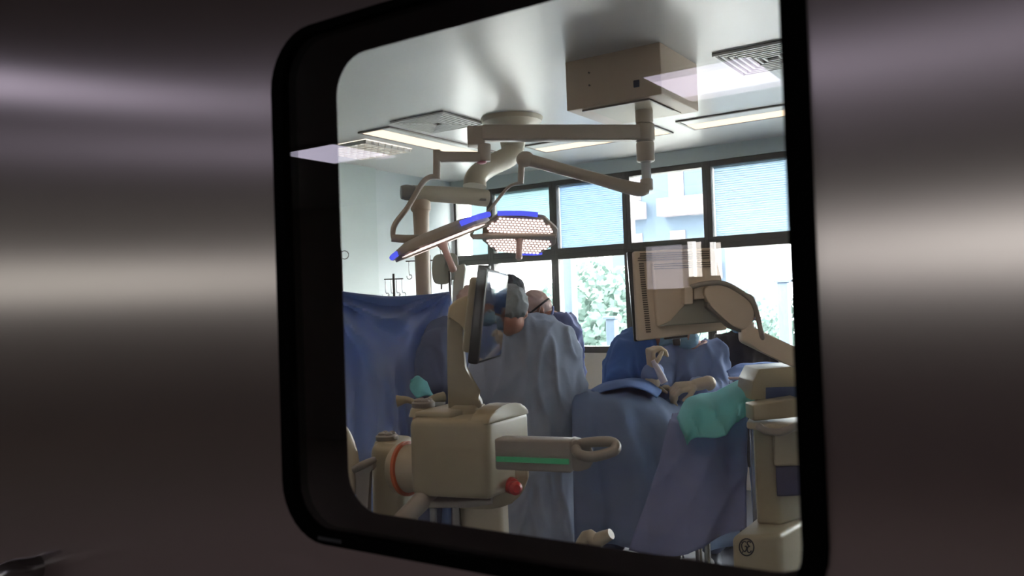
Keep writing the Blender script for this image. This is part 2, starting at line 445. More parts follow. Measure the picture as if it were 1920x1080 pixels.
# ---------------------------------------------------------------- windows of the far wall
MX = [-5.05, -4.62, -3.90, -3.155, -2.42, -1.68, -.94, -.2, .54, 1.28, 2.02, XR]
blind_mat = {k: mat('blind_'+k, c, .6, trans=.55) for k, c in (('a', (.50, .60, .62)), ('b', (.46, .56, .66)), ('d', (.50, .58, .64)))}
wn = 1
for i in range(len(MX)-1):
    x0, x1 = MX[i], MX[i+1]
    for row, (z0, z1) in enumerate(((SILL-.06, (TR0+TR1)/2), ((TR0+TR1)/2, HEAD+.03))):
        g = empty('window_%d' % wn, ((x0+x1)/2, WY+.06, z0)); g['kind'] = 'structure'; wn += 1
        if wn == 20: wn = 40
        t = .038 if i else .03; bm = BM(); h = .05
        zz0 = z0+(.06 if row == 0 else h); zz1 = z1-(h if row == 0 else .045)
        box(bm, (x0, WY+.02, z0), (x0+t, WY+.11, z1), .003); box(bm, (x1-t, WY+.02, z0), (x1, WY+.11, z1), .003)
        box(bm, (x0+t, WY+.02, z0), (x1-t, WY+.11, zz0), .003); box(bm, (x0+t, WY+.02, zz1), (x1-t, WY+.11, z1), .003)
        finish('window_frame', bm, M['alu'], g, smooth=0)
        bm = BM(); box(bm, (x0+t-.003, WY+.055, zz0-.003), (x1-t+.003, WY+.061, zz1+.003)); finish('window_pane', bm, M['winglass'], g, smooth=0)
        kind = {0: 'a', 1: 'a', 2: 'b', 3: None, 4: 'd', 5: 'd'}.get(i, 'd') if row else None
        if kind:
            bm = BM(); z = zz0+.008; k = 0
            xa, xb = x0+t+.006, x1-t-.006
            if i == 0: xa = x0+t+.14+.0
            while z < zz1-.01:
                c = Vector(((xa+xb)/2, WY+.085, z)); a_ = math.radians(62)
                s = Vector((0, math.cos(a_), math.sin(a_)))*.011; nrm = Vector((0, -math.sin(a_), math.cos(a_)))*.0006
                pts = [Vector((xa, c.y, z))-s-nrm, Vector((xa, c.y, z))+s-nrm, Vector((xa, c.y, z))+s+nrm, Vector((xa, c.y, z))-s+nrm]
                poly_ext(bm, pts, Vector((xb-xa, 0, 0))); z += .0185
            box(bm, (xa, WY+.073, zz1-.014), (xb, WY+.1, zz1))
            finish('blind', bm, blind_mat[kind], g, smooth=0)

# ---------------------------------------------------------------- outside
bm = BM(); box(bm, (-90, WY+1, -4.2), (60, 120, -4)); struct('ground', bm, mat('concrete', (.5, .49, .47), .9, vary=.1), smooth=0)
bl = empty('apartment_building', (-21, 46, -4), 'pale blue apartment building with white balconies outside the upper window', 'building')
bm = BM(); box(bm, (-22.0, 44, -4), (-15.2, 54, 34)); finish('wall', bm, mat('render_blue', (.036, .056, .082), .8, vary=.05), bl, smooth=0)
mw = mat('balcony_white', (.20, .18, .19), .8); mg = mat('window_dark', (.07, .06, .07), .3)
for k in range(9):
    z = -1+3.6*k
    for x in (-21.2, -18.6):
        bm = BM(); box(bm, (x, 42.9, z), (x+(1.5 if x < -20 else 3.2), 44, z+.95)); b_ = finish('balcony', bm, mw, bl, smooth=0)
        bm = BM(); box(bm, (x+.3, 43.95, z+1.1), (x+1.2, 44.02, z+2.8)); finish('window', bm, mg, bl, smooth=0)
def tree(px, d, zc, r, label):
    c = PZ(px, d, zc); g = empty('tree', (c.x, c.y, -4), label, 'tree', None)
    bm = BM(); tube(bm, [Vector((c.x, c.y, -4)), Vector((c.x+.1, c.y, -2)), Vector((c.x, c.y, zc))], [.22, .17, .06], n=10); finish('trunk', bm, mat('bark', (.12, .09, .07), .9), g)
    bm = BM()
    for i in range(6500):
        v = Vector((random.gauss(0, 1), random.gauss(0, 1), random.gauss(0, 1))).normalized()*(random.random()**.4)
        v = v*(1+.35*noise.noise(v*2.2))
        q = c+Vector((v.x*r, v.y*r, v.z*r*.8)); s = .085
        a = Vector((random.gauss(0, 1), random.gauss(0, 1), random.gauss(0, 1))).normalized(); b = a.orthogonal().normalized()
        bm.faces.new([bm.verts.new(q+a*s), bm.verts.new(q+b*s*.6), bm.verts.new(q-a*s), bm.verts.new(q-b*s*.6)])
    finish('foliage', bm, mat('leaves', (.085, .135, .115), .6, vary=.35, vscale=1.5, trans=.3), g, smooth=0)
tree(1128, 15, .9, 1.75, 'leafy green tree outside behind the lower window pane')
tree(1420, 22, -.2, 2.2, 'hazy green tree outside low behind the right window')
for px, d, w_, lab in ((1068, 9.5, .07, 'slim pale blue post outside, left of the tree'), (1146, 9.5, .055, 'slim pale blue post outside, in front of the tree'), (1470, 9.5, .06, 'pale blue post outside at the right window edge')):
    c = PZ(px, d, -4); bm = BM(); top = {1146: 1.35, 1068: 2.9, 1470: 1.7}[px]
    box(bm, (c.x-w_, c.y-w_, -4), (c.x+w_, c.y+w_, top), .01)
    box(bm, (c.x-w_*1.5, c.y-w_*1.5, top), (c.x+w_*1.5, c.y+w_*1.5, top+.03), .01)
    box(bm, (c.x-w_*1.8, c.y-w_*1.8, -4), (c.x+w_*1.8, c.y+w_*1.8, -3.9), .01)
    tag(finish('post', bm, mat('post_blue', (.045, .07, .105), .6), smooth=30), lab, 'post')

# ---------------------------------------------------------------- ceiling fittings
M['tube'] = emat('warm_tube', (1.0, .80, .60), .95)
M['tubenear'] = emat('bright_tube', (1.0, .80, .60), 2.6)
M['white'] = mat('fitting_white', (.62, .62, .60), .4)
M['lav'] = emat('corridor_panel', (.84, .78, 1.0), 2.6)
def troffer(x0, y0, x1, y1, label, side, near=False):
    g = empty('ceiling_light', ((x0+x1)/2, (y0+y1)/2, CEIL), label, 'ceiling light', 'recessed theatre lights'); t = .022
    bm = BM()
    for a, b in (((x0, y0), (x1, y0+t)), ((x0, y1-t), (x1, y1)), ((x0, y0+t), (x0+t, y1-t)), ((x1-t, y0+t), (x1, y1-t))):
        box(bm, (a[0], a[1], CEIL-.012), (b[0], b[1], CEIL+.0005), .003)
    finish('frame', bm, M['grey'], g, smooth=0)
    bm = BM(); w_ = .17
    if side == 'x': a, b = (x0+t, y0+t), (x0+t+w_, y1-t)
    else: a, b = (x0+t, y1-t-w_), (x1-t, y1-t)
    box(bm, (a[0], a[1], CEIL-.009), (b[0], b[1], CEIL-.002)); finish('lamp_tube', bm, M['tubenear' if near else 'tube'], g, smooth=0)
    bm = BM()
    if side == 'x': box(bm, (x0+t+w_, y0+t, CEIL-.006), (x1-t, y1-t, CEIL-.002))
    else: box(bm, (x0+t, y0+t, CEIL-.006), (x1-t, y1-t-w_, CEIL-.002))
    finish('reflector', bm, M['white'], g, smooth=0)
troffer(-4.08, 4.27, -3.78, 5.55, 'long warm ceiling light beside the left louvred vent', 'x')
troffer(-3.5, 5.5, -2.38, 5.86, 'long warm ceiling light seen past the horizontal lamp arm', 'y')
troffer(-2.22, 5.5, -1.05, 5.86, 'long warm ceiling light at the right, behind the ceiling box', 'y')
for k, (x_, w_) in enumerate(((-4.6, 'leftmost'), (-3.0, 'second from the left'), (-1.4, 'third from the left'), (.2, 'rightmost'))):
    troffer(x_, 1.3, x_+1.2, 1.62, 'ceiling light just inside the door wall, %s of the near row' % w_, 'y', True)
    ms_ = 0
def diffuser(x0, y0, s, label):
    g = empty('ceiling_vent', (x0+s/2, y0+s/2, CEIL), label, 'air vent', 'square ceiling vents')
    bm = BM(); box(bm, (x0, y0, CEIL-.004), (x0+s, y0+s, CEIL+.0005)); finish('backing', bm, M['darkgrey'], g, smooth=0)
    bm = BM(); k = 0
    for i in range(7):
        o1 = i*s*.068; t = .011
        a0, b0, a1, b1 = x0+o1, y0+o1, x0+s-o1, y0+s-o1
        for a, b in (((a0, b0), (a1, b0+t)), ((a0, b1-t), (a1, b1)), ((a0, b0+t), (a0+t, b1-t)), ((a1-t, b0+t), (a1, b1-t))):
            box(bm, (a[0], a[1], CEIL-.016+.0*i), (b[0], b[1], CEIL-.003))
    finish('louvre', bm, M['white'], g, smooth=0)
diffuser(-3.69, 4.17, .45, 'square grey louvred ceiling vent beside the long light')
diffuser(-1.45, 4.12, .48, 'square louvred ceiling vent at the upper right')
g = empty('ceiling_light', (-4.46, 4.73, CEIL), 'square louvred ceiling light with grid cells at the far left', 'ceiling light')
bm = BM(); box(bm, (-4.72, 4.48, CEIL-.004), (-4.2, 5.0, CEIL+.0005)); finish('diffuser', bm, emat('grid_glow', (1, .93, .82), 1.0), g, smooth=0)
bm = BM()
for i in range(8):
    x = -4.72+i*.52/7.3; box(bm, (x, 4.48, CEIL-.03), (x+.014, 5.0, CEIL-.004)); box(bm, (-4.72, 4.48+i*.52/7.3, CEIL-.03), (-4.2, 4.494+i*.52/7.3, CEIL-.004))
finish('grid', bm, M['white'], g, smooth=0)
# corridor ceiling panels (the pale reflections in the door glass and the door's steel)
def cpanel(x, y, label):
    g = empty('ceiling_light', (x, y, CEIL), label, 'ceiling light', 'corridor ceiling lights')
    bm = BM(); box(bm, (x-.3, y-.3, CEIL-.01), (x+.3, y+.3, CEIL-.001)); finish('diffuser', bm, M['lav'], g, smooth=0)
    bm = BM(); t = .02
    for a, b in (((-.32, -.32), (.32, -.3)), ((-.32, .3), (.32, .32)), ((-.32, -.3), (-.3, .3)), ((.3, -.3), (.32, .3))):
        box(bm, (x+a[0], y+a[1], CEIL-.014), (x+b[0], y+b[1], CEIL-.0005))
    finish('frame', bm, M['white'], g, smooth=0)
cpanel(-4.76, -3.5, 'square lilac corridor light mirrored at the left of the door glass')
cpanel(-1.6, -3.35, 'square lilac corridor light mirrored at the upper right of the door glass')
cpanel(-4.6, -.9, 'square lilac corridor light behind the viewer, shining on the steel left of the glass')
cpanel(1.5, -3.35, 'square lilac corridor light behind the viewer, shining on the steel right of the glass')

# ceiling box
cb = empty('ceiling_box', (-1.845, 4.0, CEIL), 'large beige metal box on the ceiling holding the surgical lamp arm', 'ceiling box')
zb = CEIL-.255
bm = BM(); box(bm, (-2.11, 3.76, zb), (-1.58, 4.25, CEIL+.0005), .006); finish('housing', bm, M['box'], cb, smooth=30)
bm = BM(); box(bm, (-2.0, 3.80, zb-.006), (-1.66, 4.2, zb+.001)); finish('bottom_plate', bm, M['beigelt'], cb, smooth=0)
bm = BM()
bm.free()
for a in ((-1.97, 3.753, CEIL-.08), (-1.97, 3.753, CEIL-.145)): bm = BM(); lathe(bm, a, (0, 1, 0), [(0, .005), (.008, .005)], 10); finish('screw', bm, M['darkgrey'], cb)
bm = BM(); box(bm, (-1.725, 3.752, zb+.055), (-1.695, 3.762, zb+.09), .002); finish('badge', bm, mat('badge_blue', (.03, .05, .10), .4), cb, smooth=0)
bm = BM(); box(bm, (-2.035, 3.79, zb-.009), (-1.66, 3.80, zb)); box(bm, (-1.67, 3.79, zb-.009), (-1.66, 4.1, zb)); finish('seam', bm, M['grey'], cb, smooth=0)

# surgical lamp system
LM = M['lampbeige']
lamp = empty('surgical_lamp', P(1207, 205, 4.34), 'ceiling surgical lamp seen edge on, tilted, with blue light strips, at left', 'surgical lamp')
lamp2 = None
d0 = 4.34
bm = BM(); pt = P(1207, 200, d0); pb = P(1207, 303, d0); c_ = Vector((pt.x, pt.y, 0))
zz = lambda y: P(1207, y, d0).z
cyl(bm, (c_.x, c_.y, zb-.002), (c_.x, c_.y, zz(232)), .046); cyl(bm, (c_.x, c_.y, zz(233)), (c_.x, c_.y, zz(266)), .052); cyl(bm, (c_.x, c_.y, zz(267)), (c_.x, c_.y, zz(304)), .047)
finish('post', bm, LM, lamp)
bm = BM(); jl = P(903, 250, 4.2); beam(bm, Vector((c_.x, c_.y, zz(250))), jl, .075, .080, .012); finish('upper_arm', bm, LM, lamp)
bm = BM(); box_c = P(903, 262, 4.2)
prism(bm, [(887, 4.16), (920, 4.16), (920, 4.25), (887, 4.25)], P(903, 272, 4.2).z, P(903, 236, 4.2).z, .008)
cyl(bm, P(908, 270, 4.2), P(908, 303, 4.2), .033)
finish('elbow', bm, LM, lamp)
bm = BM(); beam(bm, P(905, 295, 4.2), P(815, 294, 4.12), .045, .050, .010)
cyl(bm, P(819, 281, 4.12), P(819, 336, 4.12), .019); finish('lower_arm', bm, LM, lamp)
bm = BM(); lathe(bm, P(903, 303, 4.2), (0, 0, -1), [(0, .028), (.008, .024), (.012, .012)]); finish('joint_cap', bm, mat('joint_pink', (.55, .2, .25), .4), lamp)
bm = BM(); tube(bm, [P(819, 331, 4.12), P(804, 333, 4.10), P(790, 346, 4.08), P(765, 388, 4.06), P(742, 418, 4.05), P(737, 435, 4.05), P(739, 449, 4.05)], .0135, sub=8)
tube(bm, [P(734, 446, 4.05), P(760, 448, 4.06), P(790, 448, 4.1), P(812, 455, 4.14)], [.019, .020, .020, .017]); finish('yoke', bm, LM, lamp)

def lamphead(root, c, ex, n, L, Wd, th, tag_blue):
    """ex: long direction, n: the way it shines; eight sided housing"""
    ex = ex.normalized(); n = (n-ex*n.dot(ex)).normalized(); ey = n.cross(ex)
    q = lambda a, b, k=0: c+ex*a*L/2+ey*b*Wd/2+n*k
    oct_ = [(-1, -.38), (-.62, -.92), (0, -1), (.62, -.92), (1, -.38), (1, .38), (.62, .92), (0, 1), (-.62, .92), (-1, .38)]
    bm = BM(); a = [bm.verts.new(q(x, y, 0)) for x, y in oct_]; b = [bm.verts.new(q(x*.97, y*.97, -th*.55)) for x, y in oct_]; t = [bm.verts.new(q(x*.70, y*.70, -th)) for x, y in oct_]
    N = len(oct_); fs = [bm.faces.new(a[::-1]), bm.faces.new(t)]
    for A, B in ((a, b), (b, t)):
        for i in range(N): bm.faces.new((A[i], A[(i+1) % N], B[(i+1) % N], B[i]))
    bmesh.ops.bevel(bm, geom=list(bm.edges), offset=.007, segments=2, affect='EDGES', profile=.5)
    finish('housing', bm, LM, root, smooth=50)
    for s in (-1, 1):
        half = [(x*.88, y*.9) for x, y in oct_ if y*s > 0]
        half = sorted(half, key=lambda p: p[0])
        pts = [(-.86, .12*s)]+half+[(.86, .12*s)]
        bm = BM(); poly_ext(bm, [q(x, y, .001) for x, y in pts], n*.006); back = finish('led_panel', bm, M['ledback'], root, smooth=0)
        bm = BM(); sp = .105
        for j in range(6):
            for i in range(-9, 10):
                x = (i+(j % 2)*.5)*.098; y = s*(.19+j*.125)
                lim = .84 if abs(y) < .38 else .84-(abs(y)-.38)*.55
                if abs(x) > lim or abs(y) > .86: continue
                o_ = q(x, y, .007); vs = [bm.verts.new(o_+n*.003+(ex*math.cos(k*math.pi/4)+ey*math.sin(k*math.pi/4))*L*.0215) for k in range(8)]
                ws = [bm.verts.new(v.co-n*.003) for v in vs]; bm.faces.new(vs)
                for k in range(8): bm.faces.new((vs[k], vs[(k+1) % 8], ws[(k+1) % 8], ws[k]))
        finish('lenses', bm, M['led'], back, smooth=0)
    bm = BM(); poly_ext(bm, [q(-.98, -.09, .002), q(.98, -.09, .002), q(.98, .09, .002), q(-.98, .09, .002)], n*.014, .004); finish('centre_bar', bm, LM, root)
    for pts in tag_blue:
        bm = BM(); tube(bm, [q(*p) for p in pts], .0135, n=10, sub=4); finish('blue_strip', bm, M['bluelamp'], root)
    bm = BM(); lathe(bm, c+n*.01, n, [(0, .03), (.02, .024), (.035, .017), (.10, .016), (.145, .019), (.155, .012)]); finish('handle', bm, M['pinkh'], root)
cvec = lambda a, b, c: rt*a+up*b+fwd*c
NS = -1 if cvec(.36, -.92, .02).cross(P(914, 421, 4.15)-P(738, 491, 4.02)).dot(fwd) > 0 else 1      # the rim that faces the door
hc = (P(738, 491, 4.02)+P(914, 421, 4.15))/2
lamphead(lamp, hc+up*.010, P(914, 421, 4.15)-P(738, 491, 4.02), cvec(.36, -.92, .02), .50, .42, .055,
         [[(.30, NS*.97, -.03), (.5, NS*.95, -.03), (.72, NS*.83, -.03), (1.0, NS*.42, -.03)], [(-.96, NS*.45, -.015), (-1.02, NS*.3, -.012), (-1.02, 0, -.012)]])
lamp2 = empty('surgical_lamp', P(1205, 305, 4.34), 'ceiling surgical lamp with its lit honeycomb face showing, right of the tilted one', 'surgical lamp')
bm = BM(); lathe(bm, (c_.x, c_.y, zz(305)), (0, 0, -1), [(0, .03), (.004, .025), (.085, .025), (.088, .03), (.1, .03)]); finish('clear_sleeve', bm, mat('clear_sleeve', (.55, .55, .55), .15, trans=.4), lamp2)
bm = BM(); k2 = Vector((c_.x, c_.y, zz(352))); cyl(bm, (c_.x, c_.y, zz(336)), (c_.x, c_.y, zz(358)), .033)
hb = P(985, 299, 4.45)
tube(bm, [k2, P(1190, 354, 4.33), P(1100, 330, 4.39), P(1010, 305, 4.44), hb], [.036, .036, .031, .033, .036], n=16); finish('spring_arm', bm, LM, lamp2)
bm = BM(); ell(bm, hb, R, H, Z, .050, .05, .044); cyl(bm, P(978, 305, 4.45), P(976, 344, 4.45), .017); finish('knuckle', bm, LM, lamp2)
bm = BM(); tube(bm, [P(980, 343, 4.45), P(965, 345, 4.45), P(950, 354, 4.45), P(925, 385, 4.46), P(900, 415, 4.5), P(885, 436, 4.55), P(886, 444, 4.56), P(905, 444, 4.58)], .0085, sub=8)
tube(bm, [P(885, 444, 4.56), P(930, 443, 4.58), P(1040, 441, 4.6)], [.014, .016, .014], n=12); finish('yoke', bm, M['lampbeige'], lamp2)
c2 = P(974, 441, 4.62)
lamphead(lamp2, c2, cvec(1, -.05, .03), cvec(.0, -.83, -.56), .415, .36, .045,
         [[(-.62, .94, -.01), (0, 1.0, -.01), (.42, .97, -.01)], [(.05, -1.0, -.01), (.5, -.96, -.01), (.66, -.9, -.01)]])

# anaesthesia boom
boom = empty('equipment_boom', P(975, 240, 5.6), 'beige jointed ceiling boom with a thick vertical column behind the lamps', 'ceiling boom')
zc = CEIL; b0 = PZ(972, 5.55, 0)
bm = BM(); lathe(bm, (b0.x, b0.y, CEIL), (0, 0, -1), [(0, .21), (.03, .20), (.07, .12), (.16, .085), (.22, .075), (.24, .05)]); finish('ceiling_cover', bm, M['beigelt'], boom)
bm = BM(); tube(bm, [Vector((b0.x, b0.y, P(975, 283, 5.55).z)), P(950, 296, 5.5), P(915, 313, 5.4), P(893, 332, 5.3), P(890, 350, 5.28)], [.075, .07, .07, .07, .075], n=20); finish('upper_arm', bm, M['beigelt'], boom)
bm = BM(); tube(bm, [P(912, 372, 5.28), P(880, 368, 5.22), P(820, 364, 5.1), P(775, 361, 5.02)], [.055, .055, .05, .045], n=20)
finish('lower_arm', bm, M['beigelt'], boom)
bm = BM(); tube(bm, [P(780, 362, 5.02), P(763, 361, 5.0), P(752, 361, 4.99)], [.04, .048, .04], n=18); finish('end_cap', bm, M['grey'], boom)
bm = BM(); slab(bm, [(882, 370), (912, 372), (912, 377), (882, 375)], 5.2, .012, .002); finish('label_plate', bm, M['grey'], boom)
q0 = P(788, 362, 5.08)
bm = BM(); lathe(bm, (q0.x, q0.y, P(788, 375, 5.08).z), (0, 0, -1), [(0, .06), (.06, .062), (.075, .05), (.17, .048), (.55, .045), (1.0, .045)]); finish('column', bm, mat('column_tan', (.52, .40, .30), .45), boom)
bm = BM(); qz = P(788, 375, 5.08).z-.98; prism(bm, [(762, 5.0), (815, 5.0), (815, 5.25), (762, 5.25)], qz-.35, qz+.05, .015); finish('supply_head', bm, M['beige'], boom)

# ---------------------------------------------------------------- poles, hooks, bags
def stand(x, ytop, d, label, barw=0, hooks=0, r=.008, hook_r=.022, base=True, cat='iv stand'):
    b = PZ(x, d, 0); g = empty('iv_stand', (b.x, b.y, 0), label, cat); zt = P(x, ytop, d).z
    bm = BM(); cyl(bm, (b.x, b.y, .08), (b.x, b.y, zt), r, 14); finish('pole', bm, M['darkgrey'], g)
    if barw:
        bm = BM(); zz_ = zt-.035; a = Vector((b.x, b.y, zz_))
        beam(bm, a-R*barw/2, a+R*barw/2, .008, .008, .002); finish('crossbar', bm, M['darkgrey'], g)
        for i in range(hooks):
            t = (i+.5)/hooks-.5; o_ = a+R*barw*(t*1.15)
            bm = BM(); pts = [o_, o_-Z*.085]+[o_-Z*(.085+hook_r)+Vector((0, 0, hook_r*math.cos(th)))+R*hook_r*math.sin(th) for th in [k*math.pi/5 for k in range(1, 9)]]
            tube(bm, pts, .0028, n=8, sub=3); finish('hook', bm, M['steel'], g)
    if base:
        for k in range(5):
            th = k*2*math.pi/5; e = Vector((b.x+.26*math.cos(th), b.y+.26*math.sin(th), .06))
            bm = BM(); tube(bm, [Vector((b.x, b.y, .11)), e], [.014, .010], n=10); lg = finish('leg', bm, M['steel'], g)
            bm = BM(); cyl(bm, e+Vector((-.01, 0, -.03)), e+Vector((.01, 0, -.03)), .03, 16); finish('caster', bm, M['black'], lg)
    return g, b
stand(740, 513, 5.4, 'thin iv stand with a crossbar and four ring hooks above the blue drape', .125, 4)
g_, b_ = stand(641, 470, 5.25, 'steel drip pole with a ring at the left edge of the door glass', 0, 0, r=.014)
bm = BM(); c_ = P(646, 478, 5.23); tube(bm, [c_+(R*math.cos(k*math.pi/4)+Z*math.sin(k*math.pi/4))*.026 for k in range(8)], .003, n=8, sub=3, closed=True)
finish('ring', bm, M['steel'], g_)
g_, b_ = stand(807, 478, 5.38, 'dark infusion pole carrying fluid bags beside the tan boom column', .30, 4, r=.013, hook_r=.016)
for px, py, wd, hh, nm in ((828, 505, .10, .17, 'clear'), (846, 500, .07, .15, 'pale')):
    bm = BM(); slab(bm, smoothpoly([(px-wd*150, py-hh*140), (px+wd*150, py-hh*140), (px+wd*160, py+hh*120), (px, py+hh*165), (px-wd*160, py+hh*120)], 4), 5.36, .035, .012)
    b2 = tag(finish('fluid_bag', bm, M['bag']), 'larger %s fluid bag hanging beside the dark infusion pole' % nm if nm == 'clear' else 'smaller pale fluid bag hanging right of the large clear one', 'fluid bag')
    bm = BM(); cyl(bm, P(px, py+hh*150, 5.37), P(px, py+hh*150+12, 5.37), .006, 10); finish('port', bm, M['grey'], b2)
    bm = BM(); tube(bm, [P(px, py-hh*135, 5.375), P(px-3, py-hh*135-14, 5.375), P(px-6, py-hh*135-26, 5.375)], .0025, n=8); finish('hanger', bm, M['steel'], b2)
ms = empty('anaesthesia_monitor', PZ(862, 5.3, 0), 'pale beige upright equipment tower between the drape and the window', 'medical monitor')
bm = BM(); slab(bm, [(852, 500), (871, 493), (874, 505), (866, 560), (862, 700), (846, 700), (848, 560)], 5.3, .10, .012); finish('tower', bm, mat('tower_beige', (.50, .50, .42), .5), ms)
bm = BM(); prism(bm, [(835, 5.25), (885, 5.25), (885, 5.6), (835, 5.6)], .12, P(860, 690, 5.3).z, .02); finish('cabinet', bm, M['beige'], ms)
bm = BM()
for xx, dd in ((840, 5.3), (880, 5.3), (840, 5.55), (880, 5.55)):
    bm = BM(); c_ = PZ(xx, dd, .06); cyl(bm, c_-R*.015, c_+R*.015, .06, 18); finish('caster', bm, M['black'], ms)

# ---------------------------------------------------------------- blue screen drape on its frame
ds = empty('drape_frame', PZ(745, 4.95, 0), 'thin metal frame holding up the blue screen drape', 'frame')
bm = BM(); zt = P(845, 508, 5.0).z; c_ = PZ(845, 5.0, 0); cyl(bm, (c_.x, c_.y, .02), (c_.x, c_.y, zt), .008, 12); lathe(bm, (c_.x, c_.y, .0), (0, 0, 1), [(0, .16), (.015, .15), (.02, .02)])
finish('upright', bm, M['darkgrey'], ds)
bm = BM(); c_ = PZ(600, 5.0, 0); cyl(bm, (c_.x, c_.y, .02), (c_.x, c_.y, P(600, 520, 5.0).z), .01, 12); lathe(bm, (c_.x, c_.y, .0), (0, 0, 1), [(0, .16), (.015, .15), (.02, .02)]); finish('upright', bm, M['darkgrey'], ds)
def curtain_fold(u, v, p):
    s = 0
    a1 = math.atan2(v*1.25+.02, u+.03); r1 = math.hypot(u, v*1.25)
    a2 = math.atan2(v*1.25+.02, 1.03-u); r2 = math.hypot(1-u, v*1.25)
    w1 = max(0, 1-r1*.75); w2 = max(0, 1-r2*.8)
    s += .085*w1*math.sin(a1*17+.6)*min(1, r1*3)+.055*w2*math.sin(a2*14+1.1)*min(1, r2*3)
    s += .03*min(1, v*1.3)*math.sin(u*26+2.2*math.sin(v*4))
    s += .018*noise.noise(Vector((u*6, v*7, 2)))
    s += .07*math.exp(-((u-.60-.12*(v-.5))/.03)**2)*(1 if v > .38 else 0)*min(1, max(0, (v-.38)*6))
    return H*(-s*1.25-crease(p, .030, 2.6, 3))
bm = BM()
sheet(bm, [[(598, 541, 4.93), (640, 546, 4.93), (690, 552, 4.93), (745, 556, 4.93), (800, 553, 4.94), (844, 547, 4.95)],
           [(598, 600, 4.91), (640, 605, 4.90), (690, 610, 4.88), (745, 610, 4.88), (800, 600, 4.92), (850, 585, 4.96)],
           [(598, 700, 4.88), (640, 705, 4.88), (690, 705, 4.88), (745, 705, 4.88), (800, 700, 4.90), (850, 700, 4.96)],
           [(598, 840, 4.85), (640, 845, 4.85), (690, 845, 4.85), (745, 845, 4.85), (800, 840, 4.86), (850, 835, 4.92)],
           [(598, 1010, 4.83), (640, 1010, 4.83), (690, 1010, 4.83), (745, 1010, 4.83), (800, 1005, 4.83), (850, 1000, 4.88)]], 14, 14, curtain_fold)
tag(finish('screen_drape', bm, M['drape'], solid=.003), 'wide blue fabric drape hung as a screen at the left of the room', 'drape')

# ---------------------------------------------------------------- people
def head(bm, c, f, u, s=1):
    f = f.normalized(); u = (u-f*u.dot(f)).normalized(); r = f.cross(u)
    ell(bm, c+u*.025*s-f*.012*s, r, f, u, .076*s, .093*s, .092*s)
    ell(bm, c-u*.045*s+f*.022*s, r, f, u, .058*s, .066*s, .068*s)
    ell(bm, c-u*.088*s+f*.058*s, r, f, u, .028*s, .026*s, .022*s)
    cap(bm, c+u*.012*s+f*.080*s, c-u*.028*s+f*.102*s, .009*s, .015*s)
    ell(bm, c-u*.058*s+f*.082*s, r, f, u, .026*s, .014*s, .012*s)
    for k in (-1, 1):
        ell(bm, c-u*.008*s+r*k*.080*s-f*.008*s, r, f, u, .010*s, .020*s, .034*s)
        ell(bm, c+u*.022*s+f*.074*s+r*k*.03*s, r, f, u, .026*s, .012*s, .010*s)
    return r, f, u
def fingers(bm, w, f, side, curl, s=1, grip=0):
    """palm and five bent fingers; w wrist, f towards the knuckles, side thumb direction, curl the way the palm closes"""
    f = f.normalized(); curl = (curl-f*curl.dot(f)).normalized(); side = (side-f*side.dot(f)-curl*side.dot(curl)).normalized()
    cap(bm, w, w+f*.03*s, .026*s, .03*s, .6, curl)
    for k in range(4):
        o = side*(.030-.020*k)*s
        cap(bm, w+f*.02*s+o*.6, w+f*.085*s+o, .015*s, .0125*s)
        L = (.042, .047, .043, .034)[k]*s; a = w+f*.085*s+o
        b = a+(f*(.85-.6*grip)+curl*(.5+.5*grip)).normalized()*L; c = b+(f*(.25-1.0*grip)+curl*.95).normalized()*L*.7; e = c+(curl*(1-.7*grip)-f*(.35+.8*grip)).normalized()*L*.5
        cap(bm, a, b, .0105*s, .0095*s); cap(bm, b, c, .0095*s, .0088*s); cap(bm, c, e, .0088*s, .0075*s)
    a = w+f*.025*s+side*.028*s; b = a+(f*.6+side*.6+curl*.3).normalized()*.045*s; c = b+(f*.8+curl*.6-side*.1).normalized()*.035*s
    cap(bm, a, b, .015*s, .0115*s); cap(bm, b, c, .0115*s, .009*s)
